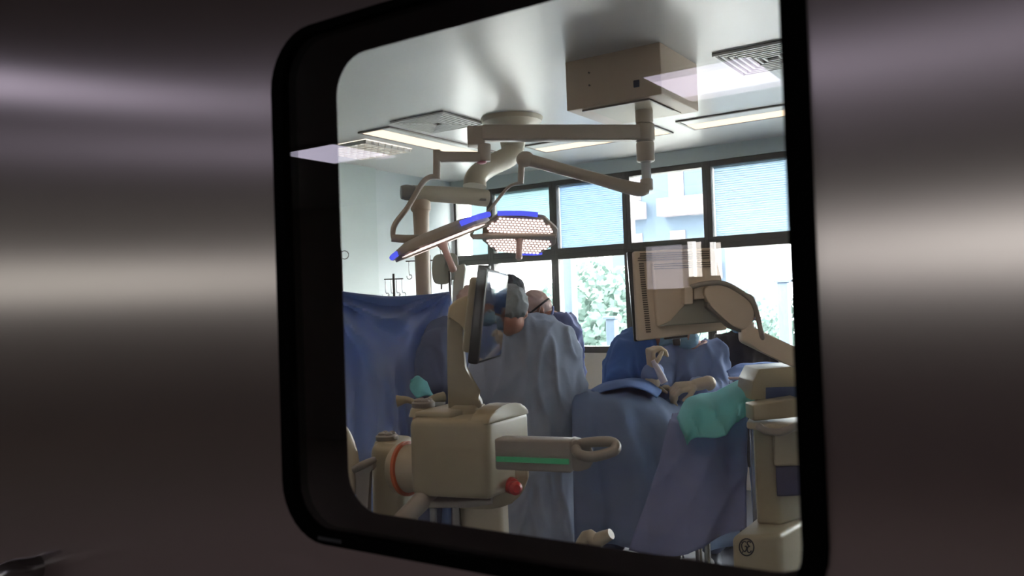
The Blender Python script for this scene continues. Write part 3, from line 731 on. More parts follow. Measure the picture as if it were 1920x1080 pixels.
def person(label, hc_, hf, hu, neck, chest, pelvis, sh, arms, gown_mat, gown_rings, cap_mat, mask_mat=None, feet=None, sleeve=.062, gloves=(), wr=.016, seed=0, wob=.05, scale=1, extra=None, collar=True, wsc=(9, 9, 4)):
    base = Vector((pelvis.x, pelvis.y, 0))
    g = empty('person', base, label, 'person')
    bm = BM(); r, f, u = head(bm, hc_, hf, hu, scale)
    cap(bm, neck, hc_-u*.05*scale-f*.015, .056, .052)
    cap(bm, neck-Z*.01, chest+H*.01, .060, .09, 1.0)
    cap(bm, sh[0], sh[1], .045, .045); cap(bm, chest, pelvis, .10, .10, 1.15, R)
    for s_, e_, w_ in arms:
        cap(bm, s_, e_, .040, .034); cap(bm, e_, w_, .034, .025)
        cap(bm, w_, w_+(w_-e_).normalized()*.01, .019, .017)
    fts = feet or [pelvis+R*.11, pelvis-R*.11]
    for i, fp in enumerate(fts):
        k = Vector((fp.x, fp.y, .48))+H*(.03); hip = pelvis+(R if i == 0 else -R)*.09
        ank = Vector((fp.x, fp.y, .09)); cap(bm, hip, k, .085, .058); cap(bm, k, ank, .055, .038)
    body = fuse('body', bm, M['skin'], g, .0105, 2)
    for fp in fts:
        bm = BM(); tf = f.copy(); tf.z = 0; tf.normalize() if tf.length > .1 else None
        cap(bm, Vector((fp.x, fp.y, .05))-tf*.04, Vector((fp.x, fp.y, .042))+tf*.15, .048, .04, .9, Z)
        fuse('shoe', bm, M['shoe'], g, .01, 2)
        bm = BM(); hip = Vector((fp.x*.5+pelvis.x*.5, fp.y*.5+pelvis.y*.5, pelvis.z)); cap(bm, hip, Vector((fp.x, fp.y, .48))+H*.03, .11, .09); cap(bm, Vector((fp.x, fp.y, .48))+H*.03, Vector((fp.x, fp.y, .14)), .09, .075)
        fuse('trouser_leg', bm, M['gownD'], g, .014, 2, .006)
    # gown with sleeves
    bm = BM(); loft(bm, gown_rings, wob=wob, ph=seed)
    for s_, e_, w_ in arms:
        cap(bm, s_, e_, sleeve*1.2, sleeve*1.08, 1); cap(bm, e_, e_+(w_-e_)*.92, sleeve, sleeve*.72, 1)
    cap(bm, sh[0], sh[1], .078, .078)
    if extra: extra(bm)
    fuse('gown', bm, gown_mat, g, .0115, 4, wr, wsc, seed=seed)
    if collar:
        bm = BM(); cdir = (hc_-neck).normalized(); a1 = cdir.orthogonal().normalized(); a2 = cdir.cross(a1)
        tube(bm, [neck+cdir*.03+(a1*math.cos(k*math.pi/5)+a2*math.sin(k*math.pi/5))*.068 for k in range(10)], .008, n=8, sub=3, closed=True); finish('collar', bm, gown_mat, g)
    # cap
    bm = BM(); ell(bm, hc_+u*.038*scale-f*.02*scale, r, f, u, .088*scale, .100*scale, .092*scale)
    ell(bm, hc_-u*.002*scale-f*.055*scale, r, f, u, .078*scale, .06*scale, .055*scale)
    fuse('surgical_cap', bm, cap_mat, g, .008, 2, .005, (22, 22, 22), seed)
    if mask_mat:
        bm = BM(); ell(bm, hc_-u*.048*scale+f*.055*scale, r, f, u, .066*scale, .062*scale, .056*scale); mk_ = fuse('face_mask', bm, mask_mat, g, .007, 2, .003, (25, 25, 60), seed)
        for k in (-1, 1):
            bm = BM(); tube(bm, [hc_-u*.04*scale+f*.05*scale+r*k*.064*scale, hc_+r*k*.088*scale+u*.0*scale, hc_+r*k*.082*scale-f*.02+u*.02*scale], .0025, n=6); finish('tie', bm, mask_mat, mk_)
    for k in (-1, 1):
        bm = BM(); ell(bm, hc_+u*.004*scale+f*.080*scale+r*k*.031*scale, r, f, u, .013*scale, .010*scale, .009*scale, 10); finish('eye', bm, mat('eye', (.5, .5, .48), .2), g)
    for w_, ff, sd_, cu, gp in gloves:
        bm = BM(); fingers(bm, w_, ff, sd_, cu, 1.15, gp); cap(bm, w_-ff.normalized()*.07, w_, .042, .034); fuse('glove', bm, M['glove'], g, .0048, 2)
    return g, r, f, u

def ring(x, y, d, w_px, dep): return (P(x, y, d), w_px/F*d, dep)
# A: main surgeon, back to the door
d = 4.2
gA, *_ = person('surgeon in a grey-blue gown, back turned, bending forward behind the monitor with screen side on',
    P(956, 584, 4.12), cvec(-.25, -.35, .9), cvec(-.1, 1, .35), P(970, 614, 4.25), P(990, 665, 4.3), P(1005, 800, 4.3),
    (P(925, 640, 4.28), P(1050, 635, 4.28)),
    [(P(925, 640, 4.28), P(905, 735, 4.25), P(935, 745, 4.65)), (P(1050, 640, 4.28), P(1078, 725, 4.3), P(1040, 735, 4.75))],
    M['gownA'],
    [ring(972, 588, 4.28, 30, .09), ring(985, 606, 4.29, 68, .14), ring(992, 640, 4.3, 84, .17), ring(998, 700, 4.3, 88, .19), ring(1000, 760, 4.3, 84, .19), ring(1003, 840, 4.28, 74, .19), ring(1004, 920, 4.27, 76, .19), ring(1005, 1012, 4.25, 84, .19)],
    M['cap'], None, [PZ(975, 4.3, 0), PZ(1035, 4.35, 0)], .070, wr=.014, seed=1, wob=.05, collar=False, wsc=(8, 8, 3))
# B: surgeon opposite on the right, face down to the left
gB, rB, fB, uB = person('surgeon leaning in from the right with pale mask and dark loupes, violet-blue gown',
    P(1004, 584, 5.1), cvec(-.75, -.50, -.35), cvec(-.42, .85, .05), P(1036, 598, 5.12), P(1052, 655, 5.2), P(1060, 770, 5.3),
    (P(1028, 625, 5.1), P(1064, 622, 5.3)),
    [(P(1028, 625, 5.1), P(1020, 690, 4.95), P(985, 700, 4.8)), (P(1064, 628, 5.3), P(1072, 700, 5.2), P(1030, 720, 4.9))],
    M['gownB'], [ring(1046, 590, 5.18, 17, .09), ring(1048, 606, 5.19, 28, .12), ring(1051, 632, 5.2, 36, .15), ring(1055, 690, 5.22, 36, .16), ring(1060, 780, 5.3, 38, .17), ring(1060, 900, 5.3, 42, .18)],
    M['cappink'], M['mask'], None, .06, seed=4, scale=.98)
bm = BM(); s_ = .98; c_ = P(1004, 584, 5.1)
for k in (-1, 1):
    tube(bm, [c_+uB*.012+fB*.10+rB*k*.055, c_+uB*.014+fB*.06+rB*k*.086, c_+uB*.02-fB*.03+rB*k*.09, c_+uB*.02-fB*.10+rB*k*.05], .006, n=8)
    lathe(bm, c_+uB*.008+fB*.088+rB*k*.032, fB, [(0, .022), (.012, .022), (.035, .014), (.04, .012)], 16)
finish('loupes', bm, M['black'], gB)
bm = BM(); ell(bm, c_+uB*-.03+fB*.118, rB, fB, uB, .03, .02, .03); finish('nose_strip', bm, mat('coral', (.65, .12, .12), .6), gB)
# C: surgeon opposite in dark cap
person('surgeon in a dark cap opposite, bent low behind the grey-blue cap of the nearer one',
    P(958, 557, 4.98), cvec(.1, -.7, -.7), cvec(0, .75, -.6), P(940, 590, 5.1), P(938, 650, 5.2), P(938, 770, 5.3),
    (P(908, 625, 5.15), P(972, 625, 5.15)),
    [(P(908, 625, 5.15), P(895, 690, 5.0), P(930, 700, 4.8)), (P(972, 625, 5.15), P(985, 690, 5.0), P(960, 700, 4.8))],
    M['gownE'], [ring(940, 590, 5.18, 20, .09), ring(940, 610, 5.2, 40, .12), ring(940, 650, 5.2, 46, .15), ring(940, 780, 5.3, 44, .17), ring(940, 900, 5.3, 48, .18)],
    M['capdark'], M['maskblue'], None, .055, seed=9)
# D: dark-blue gown at left, head sideways behind the arm
person('surgeon in a dark blue gown at the left, partly behind the curved beige arm',
    P(886, 575, 4.75), cvec(.5, -.6, .35), cvec(.45, .8, 0), P(860, 610, 4.75), P(838, 660, 4.72), P(830, 790, 4.7),
    (P(822, 640, 4.6), P(866, 632, 4.85)),
    [(P(822, 645, 4.6), P(815, 720, 4.55), P(870, 725, 4.62)), (P(866, 635, 4.85), P(885, 700, 4.85), P(915, 705, 4.8))],
    M['gownD'], [ring(856, 592, 4.75, 22, .09), ring(845, 608, 4.74, 42, .13), ring(836, 650, 4.72, 47, .16), ring(832, 700, 4.7, 48, .17), ring(833, 760, 4.7, 42, .16), ring(835, 900, 4.7, 42, .17)],
    M['cappink'], M['maskblue'], None, .062, seed=14, wr=.010)
# E: deep-blue gown, bent, head behind the big monitor
person('staff member in a bright deep-blue gown bending over, head hidden by the big beige monitor',
    P(1238, 612, 4.75), cvec(.85, -.45, -.1), cvec(.4, .85, 0), P(1215, 635, 4.78), P(1190, 680, 4.82), P(1178, 800, 4.9),
    (P(1172, 655, 4.75), P(1210, 650, 4.95)),
    [(P(1172, 660, 4.72), P(1165, 730, 4.66), P(1205, 745, 4.6)), (P(1210, 655, 4.95), P(1235, 715, 4.9), P(1250, 735, 4.85))],
    M['gownE'], [ring(1206, 616, 4.8, 22, .09), ring(1196, 630, 4.8, 40, .13), ring(1188, 670, 4.82, 48, .16), ring(1180, 720, 4.85, 50, .17), ring(1176, 800, 4.9, 50, .17), ring(1176, 900, 4.9, 52, .18)],
    M['gownE'], M['maskblue'], None, .066, seed=21, wr=.012)
# F: facing the door, gloved hands
wl = P(1222, 692, 4.42); wr_ = P(1305, 722, 4.42)
gF, rF, fF, uF = person('nurse facing the door, light blue gown, cream gloves, head behind the monitor',
    P(1288, 612, 4.62), cvec(-.12, -.42, -.9), cvec(0, .9, -.35), P(1298, 650, 4.72), P(1292, 700, 4.78), P(1292, 800, 4.82),
    (P(1245, 668, 4.75), P(1340, 662, 4.75)),
    [(P(1244, 672, 4.75), P(1232, 738, 4.62), wl), (P(1340, 668, 4.75), P(1352, 732, 4.68), wr_)],
    M['gownF'], [ring(1298, 650, 4.76, 34, .08), ring(1294, 660, 4.78, 54, .12), ring(1292, 690, 4.8, 60, .14), ring(1292, 740, 4.82, 56, .15), ring(1292, 850, 4.85, 54, .16), ring(1292, 950, 4.85, 58, .17)],
    M['gownF'], M['maskblue'], None, .058, seed=30, wr=.012,
    gloves=[(wl, cvec(-.1, 1, -.1), cvec(.6, .2, -.7), cvec(.9, -.1, .2), 1), (wr_, cvec(-1, -.12, -.2), cvec(-.1, .7, -.7), cvec(-.1, -.8, .3), .25)], collar=False)
bm = BM(); tube(bm, [P(1296, 641, 4.68)+(R*math.cos(k*math.pi/6)*.085+H*math.sin(k*math.pi/6)*.07-Z*(.02*(1-abs(math.cos(k*math.pi/6))))) for k in range(12)], .006, n=8, sub=3, closed=True)
finish('neckline', bm, mat('neck_band', (.50, .35, .30), .8), gF)
bm = BM(); tube(bm, [P(1224, 676, 4.36), P(1233, 692, 4.36), P(1240, 706, 4.35), P(1246, 718, 4.34)], [.012, .016, .019, .020], n=14)
o = tag(finish('white_tube', bm, M['tapered']), 'white tapered tube held in the raised gloved hand', 'medical tube')
# second glove resting on the table by the drape edge, from the deep-blue gown
gl = P(1222, 728, 4.52)
bm = BM(); fingers(bm, gl, cvec(1, .05, -.25), cvec(0, .7, -.7), cvec(0, -.9, -.3), 1.0); cap(bm, gl-cvec(1, .05, -.25)*.07, gl, .034, .030)
for o_ in [x for x in bpy.data.objects if x.name.startswith('person') and 'deep-blue' in x.get('label', '')]: fuse('glove', bm, M['glove'], o_, .0048, 2)
# G: person in dark clothes
person('person in dark patterned clothing, partly hidden behind the jointed monitor arm',
    P(1392, 590, 5.2), cvec(-.5, -.3, -.8), cvec(0, 1, -.1), P(1395, 625, 5.22), P(1396, 680, 5.25), P(1396, 780, 5.25),
    (P(1362, 650, 5.25), P(1430, 650, 5.25)),
    [(P(1362, 655, 5.25), P(1350, 715, 5.2), P(1375, 725, 5.0)), (P(1430, 655, 5.25), P(1442, 715, 5.2), P(1420, 728, 5.0))],
    M['darkcloth'], [ring(1396, 622, 5.25, 22, .08), ring(1396, 636, 5.25, 42, .12), ring(1396, 680, 5.25, 46, .14), ring(1396, 780, 5.25, 44, .15), ring(1396, 860, 5.25, 46, .16)],
    M['capdark'], M['maskblue'], None, .062, seed=40)

# ---------------------------------------------------------------- operating table and drapes
ot = empty('operating_table', PZ(1180, 4.45, 0), 'operating table under the long blue-grey patient drape', 'operating table')
zt = P(1180, 790, 4.4).z
bm = BM(); prism(bm, [(1085, 4.25), (1370, 4.25), (1370, 4.7), (1085, 4.7)], zt-.05, zt, .015); finish('table_top', bm, M['black'], ot)
bm = BM(); prism(bm, [(1180, 4.4), (1260, 4.4), (1260, 4.55), (1180, 4.55)], .1, zt-.05, .02); finish('column', bm, M['steel'], ot)
bm = BM(); prism(bm, [(1120, 4.3), (1320, 4.3), (1320, 4.65), (1120, 4.65)], 0, .12, .03); finish('base', bm, M['darkgrey'], ot)
def tf(amp, ku, seed_):
    def f(u, v, p):
        s = amp*min(1, max(0, (v-.25)*2.2))*math.sin(u*ku+seed_+1.8*math.sin(v*3+seed_))
        return H*(-s-crease(p, .022, 3.5, seed_))+Z*.010*crease(p, 1, 4, seed_)*(1 if v < .4 else 0)+Z*.018*noise.noise(p*4)+H*.02*noise.noise(p*5+Vector((seed_, 0, 0)))
    return f
bm = BM()
sheet(bm, [[(1075, 742, 4.75), (1130, 738, 4.75), (1180, 735, 4.75), (1230, 745, 4.75), (1290, 752, 4.72), (1390, 770, 4.7)],
           [(1073, 738, 4.45), (1130, 732, 4.42), (1180, 726, 4.4), (1230, 745, 4.4), (1290, 775, 4.4), (1390, 785, 4.4)],
           [(1072, 748, 4.2), (1130, 745, 4.15), (1180, 745, 4.12), (1235, 770, 4.1), (1285, 800, 4.1), (1390, 810, 4.1)],
           [(1072, 810, 4.1), (1130, 810, 4.05), (1180, 815, 4.02), (1235, 830, 4.0), (1285, 850, 4.0), (1390, 860, 4.05)],
           [(1074, 900, 4.08), (1130, 900, 4.02), (1180, 905, 3.98), (1235, 910, 3.96), (1285, 915, 3.96), (1390, 920, 4.02)],
           [(1078, 1020, 4.06), (1130, 1022, 4.0), (1175, 1025, 3.96), (1235, 1025, 3.92), (1285, 1025, 3.92), (1390, 1025, 4.0)]], 10, 8, tf(.03, 17, 1))
tag(finish('patient_drape', bm, M['tabledrape'], solid=.003), 'long blue-grey drape covering the operating table', 'drape')
bm = BM()
sheet(bm, [[(1105, 737, 4.60), (1140, 722, 4.6), (1180, 716, 4.6), (1215, 722, 4.6), (1240, 738, 4.6)],
           [(1108, 737, 4.4), (1140, 722, 4.35), (1180, 714, 4.32), (1215, 720, 4.33), (1240, 738, 4.36)],
           [(1120, 741, 4.2), (1145, 734, 4.12), (1182, 730, 4.08), (1212, 738, 4.08), (1232, 752, 4.12)],
           ], 8, 8, lambda u, v, p: Z*.012*noise.noise(p*7)+up*.01)
tag(finish('folded_sheet', bm, mat('sheet_blue', (.09, .17, .40), .85, trans=.15), solid=.005), 'bluer folded sheet lying raised on the patient drape before the gloved hands', 'sheet')
# front instrument table
it = empty('instrument_table', PZ(1330, 3.5, 0), 'instrument table under the nearest blue drape and teal cloth', 'table')
zt = P(1330, 800, 3.45).z
bm = BM(); prism(bm, [(1285, 3.37), (1385, 3.37), (1385, 3.7), (1300, 3.7)], zt-.03, zt, .008); finish('table_top', bm, M['steel'], it)
for xx, dd in ((1292, 3.4), (1376, 3.42), (1308, 3.65), (1376, 3.65)):
    c_ = PZ(xx, dd, 0); bm = BM(); cyl(bm, c_, Vector((c_.x, c_.y, zt-.03)), .014, 14); finish('leg', bm, M['steel'], it)
bm = BM()
sheet(bm, [[(1262, 775, 3.75), (1300, 768, 3.75), (1350, 765, 3.75), (1400, 765, 3.75)],
           [(1258, 785, 3.5), (1300, 782, 3.45), (1350, 775, 3.45), (1400, 770, 3.45)],
           [(1250, 800, 3.32), (1292, 805, 3.27), (1350, 800, 3.27), (1400, 795, 3.3)],
           [(1228, 880, 3.28), (1280, 885, 3.22), (1345, 885, 3.22), (1398, 880, 3.26)],
           [(1203, 960, 3.26), (1265, 965, 3.18), (1340, 960, 3.18), (1396, 945, 3.24)],
           [(1178, 1032, 3.24), (1245, 1045, 3.14), (1330, 1018, 3.15), (1395, 988, 3.22)]], 14, 9, tf(.018, 13, 2.2))
tag(finish('table_drape', bm, M['frontdrape'], solid=.003), 'nearest blue drape hanging down to a slanted hem below the teal cloth', 'drape')
bm = BM()
sheet(bm, [[(1268, 782, 3.42), (1300, 742, 3.5), (1345, 727, 3.5), (1385, 716, 3.5), (1418, 697, 3.5)],
           [(1274, 800, 3.25), (1305, 760, 3.28), (1348, 745, 3.28), (1390, 728, 3.3), (1416, 715, 3.32)],
           [(1281, 818, 3.19), (1312, 795, 3.18), (1352, 772, 3.17), (1390, 755, 3.19), (1413, 738, 3.22)],
           [(1288, 834, 3.165), (1320, 822, 3.14), (1358, 806, 3.13), (1385, 796, 3.15), (1403, 768, 3.19)]], 9, 9,
      lambda u, v, p: H*(.020*math.sin(u*9+v*7))*(.5+v*.3)-H*crease(p, .035, 5.5, 1)+Z*.012*math.sin(u*11))
tag(finish('teal_cloth', bm, M['teal'], solid=.003), 'crumpled teal cloth draped over the corner of the nearest table', 'cloth')
bm = BM(); prism(bm, [(1360, 4.15), (1445, 4.15), (1445, 4.5), (1360, 4.5)], P(1400, 718, 4.3).z-.03, P(1400, 718, 4.3).z, .008)
tt = empty('tray_table', PZ(1402, 4.3, 0), 'tray table under a blue wrap at the right, beyond the teal cloth', 'table'); finish('tray', bm, M['steel'], tt)
c_ = PZ(1402, 4.35, 0); bm = BM(); cyl(bm, (c_.x, c_.y, .05), (c_.x, c_.y, P(1400, 718, 4.3).z-.03), .02, 14); finish('column', bm, M['steel'], tt)
bm = BM(); prism(bm, [(1370, 4.2), (1435, 4.2), (1435, 4.5), (1370, 4.5)], 0, .06, .015); finish('base', bm, M['darkgrey'], tt)
bm = BM(); sheet(bm, [[(1362, 695, 4.5), (1385, 686, 4.5), (1415, 682, 4.5), (1450, 678, 4.5), (1480, 676, 4.5)], [(1365, 702, 4.3), (1385, 697, 4.3), (1415, 695, 4.3), (1450, 690, 4.3), (1480, 688, 4.3)], [(1368, 712, 4.12), (1390, 712, 4.12), (1415, 712, 4.12), (1450, 712, 4.12), (1480, 712, 4.12)]], 6, 6, lambda u, v, p: Z*.02*noise.noise(p*9))
tag(finish('blue_wrap', bm, mat('wrap_blue', (.14, .24, .55), .85, trans=.15), solid=.004), 'blue wrap spread over the tray table at the right', 'cloth')
bm = BM(); tube(bm, [P(1366, 709, 4.08), P(1392, 709, 4.08), P(1420, 706, 4.08)], [.006, .008, .006], n=10); tag(finish('instrument', bm, mat('pale_pink_plastic', (.65, .5, .5), .4)), 'slim pale pink instrument on the edge of the blue wrap', 'instrument')
# teal cloth at left behind knob
bm = BM(); sheet(bm, [[(770, 712, 4.3), (785, 705, 4.3), (800, 715, 4.3)], [(768, 730, 4.25), (788, 728, 4.22), (808, 738, 4.25)], [(782, 745, 4.2), (800, 742, 4.2), (822, 748, 4.2)]], 6, 6, lambda u, v, p: H*.03*math.sin(u*6+v*4))
tag(finish('teal_towel', bm, M['teal'], solid=.006), 'small teal towel beside the dark blue gown at the left', 'cloth')
bm = BM(); prism(bm, [(770, 4.22), (830, 4.22), (830, 4.4), (770, 4.4)], P(790, 752, 4.25).z-.03, P(790, 750, 4.25).z, .006)
c_ = PZ(800, 4.3, 0); cyl(bm, (c_.x, c_.y, 0), (c_.x, c_.y, P(790, 752, 4.25).z-.02), .02, 14); lathe(bm, (c_.x, c_.y, 0), (0, 0, 1), [(0, .2), (.02, .19), (.03, .03)])
tag(finish('side_stand', bm, M['steel']), 'small steel stand under the teal towel at the left', 'stand')

# ---------------------------------------------------------------- mobile C-arm unit in front
ca = empty('imaging_machine', PZ(870, 2.4, 0), 'cream mobile x-ray unit with red button and green-striped grey handle', 'medical machine')
zy = lambda y, x=870, d=2.2: P(x, y, d).z
bm = BM(); prism(bm, [(757, 2.22), (906, 2.14), (986, 2.34), (838, 2.46)], zy(930), zy(782), .022, 4)
finish('body', bm, M['beige'], ca, smooth=35)
bm = BM()
a_ = PZ(948, 2.235, zy(790)); ax_ = (PZ(838, 2.46, 0)-PZ(757, 2.22, 0)).normalized()
# arched hood on top right and raised cover plates
pa, pb = PZ(908, 2.142, 0), PZ(985, 2.335, 0); dv = pb-pa; ln = PZ(800, 2.20, 0)-PZ(906, 2.14, 0)
arc = [pa+dv*(.5-.5*math.cos(t))+Z*(zy(792)+.042*math.sin(t)) for t in [k*math.pi/10 for k in range(11)]]
poly_ext(bm, arc, ln*.34, .004); finish('hood', bm, M['beige'], ca, smooth=50)
bm = BM(); prism(bm, [(770, 2.24), (838, 2.2), (905, 2.38), (838, 2.42)], zy(786), zy(772), .006); finish('cover_plate', bm, M['beige'], ca)
bm = BM(); slab(bm, smoothpoly([(800, 935), (835, 950), (920, 955), (960, 944), (985, 915), (988, 870), (930, 890), (860, 910), (800, 905)], 3), 2.26, .10, .012); finish('underside', bm, M['beige'], ca)
bm = BM(); cyl(bm, P(872, 786, 2.3), P(872, 757, 2.3), .052, 32, .046); finish('collar', bm, M['beige'], ca)
bm = BM()
L_ = [(840, 768), (839, 720), (838, 650), (838, 598), (843, 575), (855, 566), (866, 578), (866, 610), (868, 650), (872, 690), (880, 720), (893, 742), (903, 752), (904, 768)]
slab(bm, L_, 2.27, .075, .012); finish('column', bm, M['beige'], ca, smooth=35)
bm = BM(); slab(bm, [(838, 598), (841, 575), (858, 560), (885, 551), (910, 543), (906, 600), (897, 655), (891, 682), (884, 676), (882, 640), (872, 612), (862, 602)], 2.26, .09, .014); finish('neck', bm, mat('neck_tan', (.50, .42, .28), .4), ca, smooth=35)
# side-on screen
sa, sb, sc_, sdp = P(914, 503, 2.15), P(954, 514, 2.45), P(940, 669, 2.45), P(895, 684, 2.15)
nn = (sb-sa).cross(sdp-sa).normalized()
if nn.dot(R) > 0: nn = -nn
bm = BM(); poly_ext(bm, [sa, sb, sc_, sdp], nn*.028, .007); mo = finish('monitor_housing', bm, M['black'], ca)
bm = BM(); cc = (sa+sb+sc_+sdp)/4; poly_ext(bm, [cc+(p-cc)*.93-nn*.0012 for p in (sa, sb, sc_, sdp)], nn*.001); finish('screen', bm, M['screen'], mo, smooth=0)
bm = BM(); poly_ext(bm, [cc+(p-cc)*.8+nn*.024 for p in (sa, sb, sc_, sdp)], nn*.03, .01); finish('back_cover', bm, M['beige'], mo)
bm = BM(); cyl(bm, P(908, 506, 2.2), P(908, 497, 2.2), .018); finish('hinge', bm, M['black'], ca)
# handle bar with green stripe
h0, h1 = P(936, 848, 2.10), P(1078, 853, 2.02)
bm = BM(); beam(bm, h0, h1, .06, .078, .007); hd = finish('handle_bar', bm, M['grey'], ca)
bm = BM(); tt_ = (h1-h0); s__ = tt_.normalized().cross(Z).normalized()
if s__.dot(H) > 0: s__ = -s__
q1, q2 = h0+tt_*.03+s__*.0315, h1-tt_*.02+s__*.0315
poly_ext(bm, [q1+Z*-.004, q2+Z*-.004, q2-Z*.017, q1-Z*.017], s__*.0015); finish('green_stripe', bm, M['green'], hd, smooth=0)
bm = BM(); slab(bm, smoothpoly([(1072, 828), (1100, 832), (1112, 845), (1112, 868), (1100, 881), (1072, 880)], 3), 2.0, .06, .008)
tube(bm, [P(1082, 836, 2.02), P(1100, 830, 2.0), P(1140, 828, 1.97), P(1154, 834, 1.96), P(1150, 846, 1.94), P(1115, 856, 1.94), P(1094, 855, 1.95), P(1082, 848, 1.98)], .0125, n=14, sub=6, closed=True)
finish('grip', bm, M['grey'], ca)
bm = BM(); eb = P(957, 915, 2.19); lathe(bm, eb+H*.035, -H+R*.35, [(0, .022), (.025, .020), (.026, .017), (.034, .019), (.045, .018), (.052, .010)]); finish('emergency_button', bm, M['red'], ca)
bm = BM(); slab(bm, [(966, 876), (984, 876), (984, 893), (966, 897)], 2.20, .006, .001); finish('hatch', bm, M['beige'], ca)
bm = BM(); a_, b_ = PZ(838, 2.178, zy(930)+.03), PZ(838, 2.178, zy(795)); box(bm, a_-Vector((.0008, .0008, 0)), Vector((b_.x+.0008, b_.y+.0008, b_.z))); finish('panel_seam', bm, M['grey'], ca, smooth=0)
# left drum, dial and knobs
bm = BM(); prism(bm, [(684, 2.36), (742, 2.30), (775, 2.5), (715, 2.58)], .55, zy(832, 710, 2.35), .03, 5); finish('left_housing', bm, M['beige'], ca, smooth=35)
dc = P(773, 878, 2.33); bm = BM(); dax = (P(900, 878, 2.24)-P(752, 880, 2.36)).normalized()
lathe(bm, dc-dax*.05, dax, [(0, .062), (.012, .072), (.03, .074), (.034, .068), (.06, .062), (.12, .062)], 40); finish('rotation_drum', bm, M['beigelt'], ca)
bm = BM(); lathe(bm, dc-dax*.022, dax, [(0, .0742), (.001, .076), (.010, .076), (.011, .074)], 40); finish('red_scale', bm, M['redscale'], ca)
for kx, ky, kd in ((726, 828, 2.42), (794, 766, 2.35)):
    o_ = P(kx, ky, kd); bm = BM(); lathe(bm, o_-Z*.02, (0, 0, 1), [(0, .042), (.02, .036), (.024, .031)]); kb = finish('knob_base', bm, M['beige'], ca)
    bm = BM(); lathe(bm, o_+Z*.003, (0, 0, 1), [(0, .030), (.004, .033), (.014, .033), (.018, .028)]); 
    for k in range(4):
        th = k*math.pi/2+.5; ell(bm, o_+Z*.022+(R*math.cos(th)+H*math.sin(th))*.016, R, H, Z, .012, .012, .008, 10)
    finish('knob', bm, M['grey'], ca)
bm = BM(); tube(bm, [P(744, 752, 2.5), P(765, 750, 2.5), P(790, 760, 2.48), P(812, 748, 2.5), P(832, 744, 2.52)], [.018, .010, .009, .012, .016], n=12); finish('wing_lever', bm, M['beige'], ca)
bm = BM(); slab(bm, [(814, 770), (835, 768), (835, 776), (816, 776)], 2.3, .05, .003); finish('slot', bm, M['black'], ca)
bm = BM(); ell(bm, P(906, 771, 2.27), R, H, Z, .012, .012, .004); finish('indicator', bm, mat('lilac_lens', (.4, .38, .6), .2), ca)
# lower brackets, trolley
bm = BM(); tube(bm, [P(803, 922, 2.25), P(785, 945, 2.2), P(745, 985, 2.15), P(700, 1040, 2.1)], [.028, .026, .024, .024], n=14); finish('support_arm', bm, M['grey'], ca)
bm = BM(); slab(bm, [(786, 942), (920, 938), (925, 946), (880, 952), (792, 954)], 2.2, .16, .004); finish('lower_plate', bm, M['grey'], ca)
bm = BM(); prism(bm, [(845, 2.3), (930, 2.28), (940, 2.5), (850, 2.5)], .32, zy(958), .015); finish('pedestal', bm, M['beigelt'], ca)
bm = BM(); prism(bm, [(834, 2.27), (850, 2.27), (850, 2.33), (834, 2.33)], .32, zy(956), .004); finish('rail', bm, M['darkgrey'], ca)
bm = BM(); prism(bm, [(680, 2.2), (950, 2.2), (960, 2.75), (700, 2.75)], .14, .34, .04); finish('trolley', bm, M['beige'], ca)
for xx, dd in ((700, 2.28), (935, 2.28), (720, 2.68), (940, 2.68)):
    c_ = PZ(xx, dd, .07); bm = BM(); cyl(bm, c_-R*.02, c_+R*.02, .07, 24); finish('wheel', bm, M['black'], ca)
bm = BM(); tube(bm, [P(662, 882, 2.25), P(680, 872, 2.25), P(702, 862, 2.28)], [.009, .011, .009], n=12)
slab(bm, [(665, 876), (700, 868), (702, 882), (690, 884), (692, 975), (668, 968)], 2.27, .04, .005); finish('bracket', bm, M['grey'], ca)
bm = BM(); arc = []
for k in range(13):
    th = math.radians(-62+k*11.5); arc.append(P(560+97*math.cos(th), 880-112*math.sin(th)*1.0, 2.3))
tube(bm, arc, .026, n=14, sub=3); finish('c_arc', bm, M['beigelt'], ca)
bm = BM(); tube(bm, [PZ(940, 2.3, .28), P(1080, 1045, 2.2), P(1120, 1014, 2.17), P(1146, 1001, 2.15)], [.015, .015, .019, .014], n=14); finish('steering_lever', bm, M['beigelt'], ca)

# ---------------------------------------------------------------- workstation cart with big monitor at right
wc = empty('monitor_cart', PZ(1440, 3.15, 0), 'cream equipment cart with a dark round emblem, at the right edge of the glass', 'medical cart')
zq = lambda y, x=1445, d=3.0: P(x, y, d).z
bm = BM(); prism(bm, [(1353, 3.0), (1446, 3.0), (1535, 3.35), (1435, 3.45)], .12, zq(1000), .02, 4); finish('cabinet', bm, M['beige'], wc, smooth=35)
for xx, dd in ((1365, 3.06), (1440, 3.06), (1440, 3.38), (1515, 3.32)):
    c_ = PZ(xx, dd, .06); bm = BM(); cyl(bm, c_-R*.02, c_+R*.02, .06, 24); finish('wheel', bm, M['black'], wc)
bm = BM(); prism(bm, [(1400, 3.15), (1445, 3.12), (1530, 3.3), (1470, 3.4)], zq(1002), zq(805), .015); finish('column', bm, M['beige'], wc)
bm = BM(); prism(bm, [(1438, 3.05), (1520, 3.05), (1520, 3.2), (1438, 3.2)], zq(880), zq(805), .012); finish('drawer_block', bm, M['beigelt'], wc)
bm = BM(); prism(bm, [(1441, 3.08), (1520, 3.08), (1520, 3.2), (1441, 3.2)], zq(940), zq(881), .006); finish('lower_panel', bm, mat('panel_violet', (.06, .06, .12), .5), wc)
bm = BM(); prism(bm, [(1390, 3.05), (1430, 2.95), (1530, 2.95), (1530, 3.3), (1400, 3.3)], zq(806), zq(792), .008); finish('shelf', bm, M['beigelt'], wc)
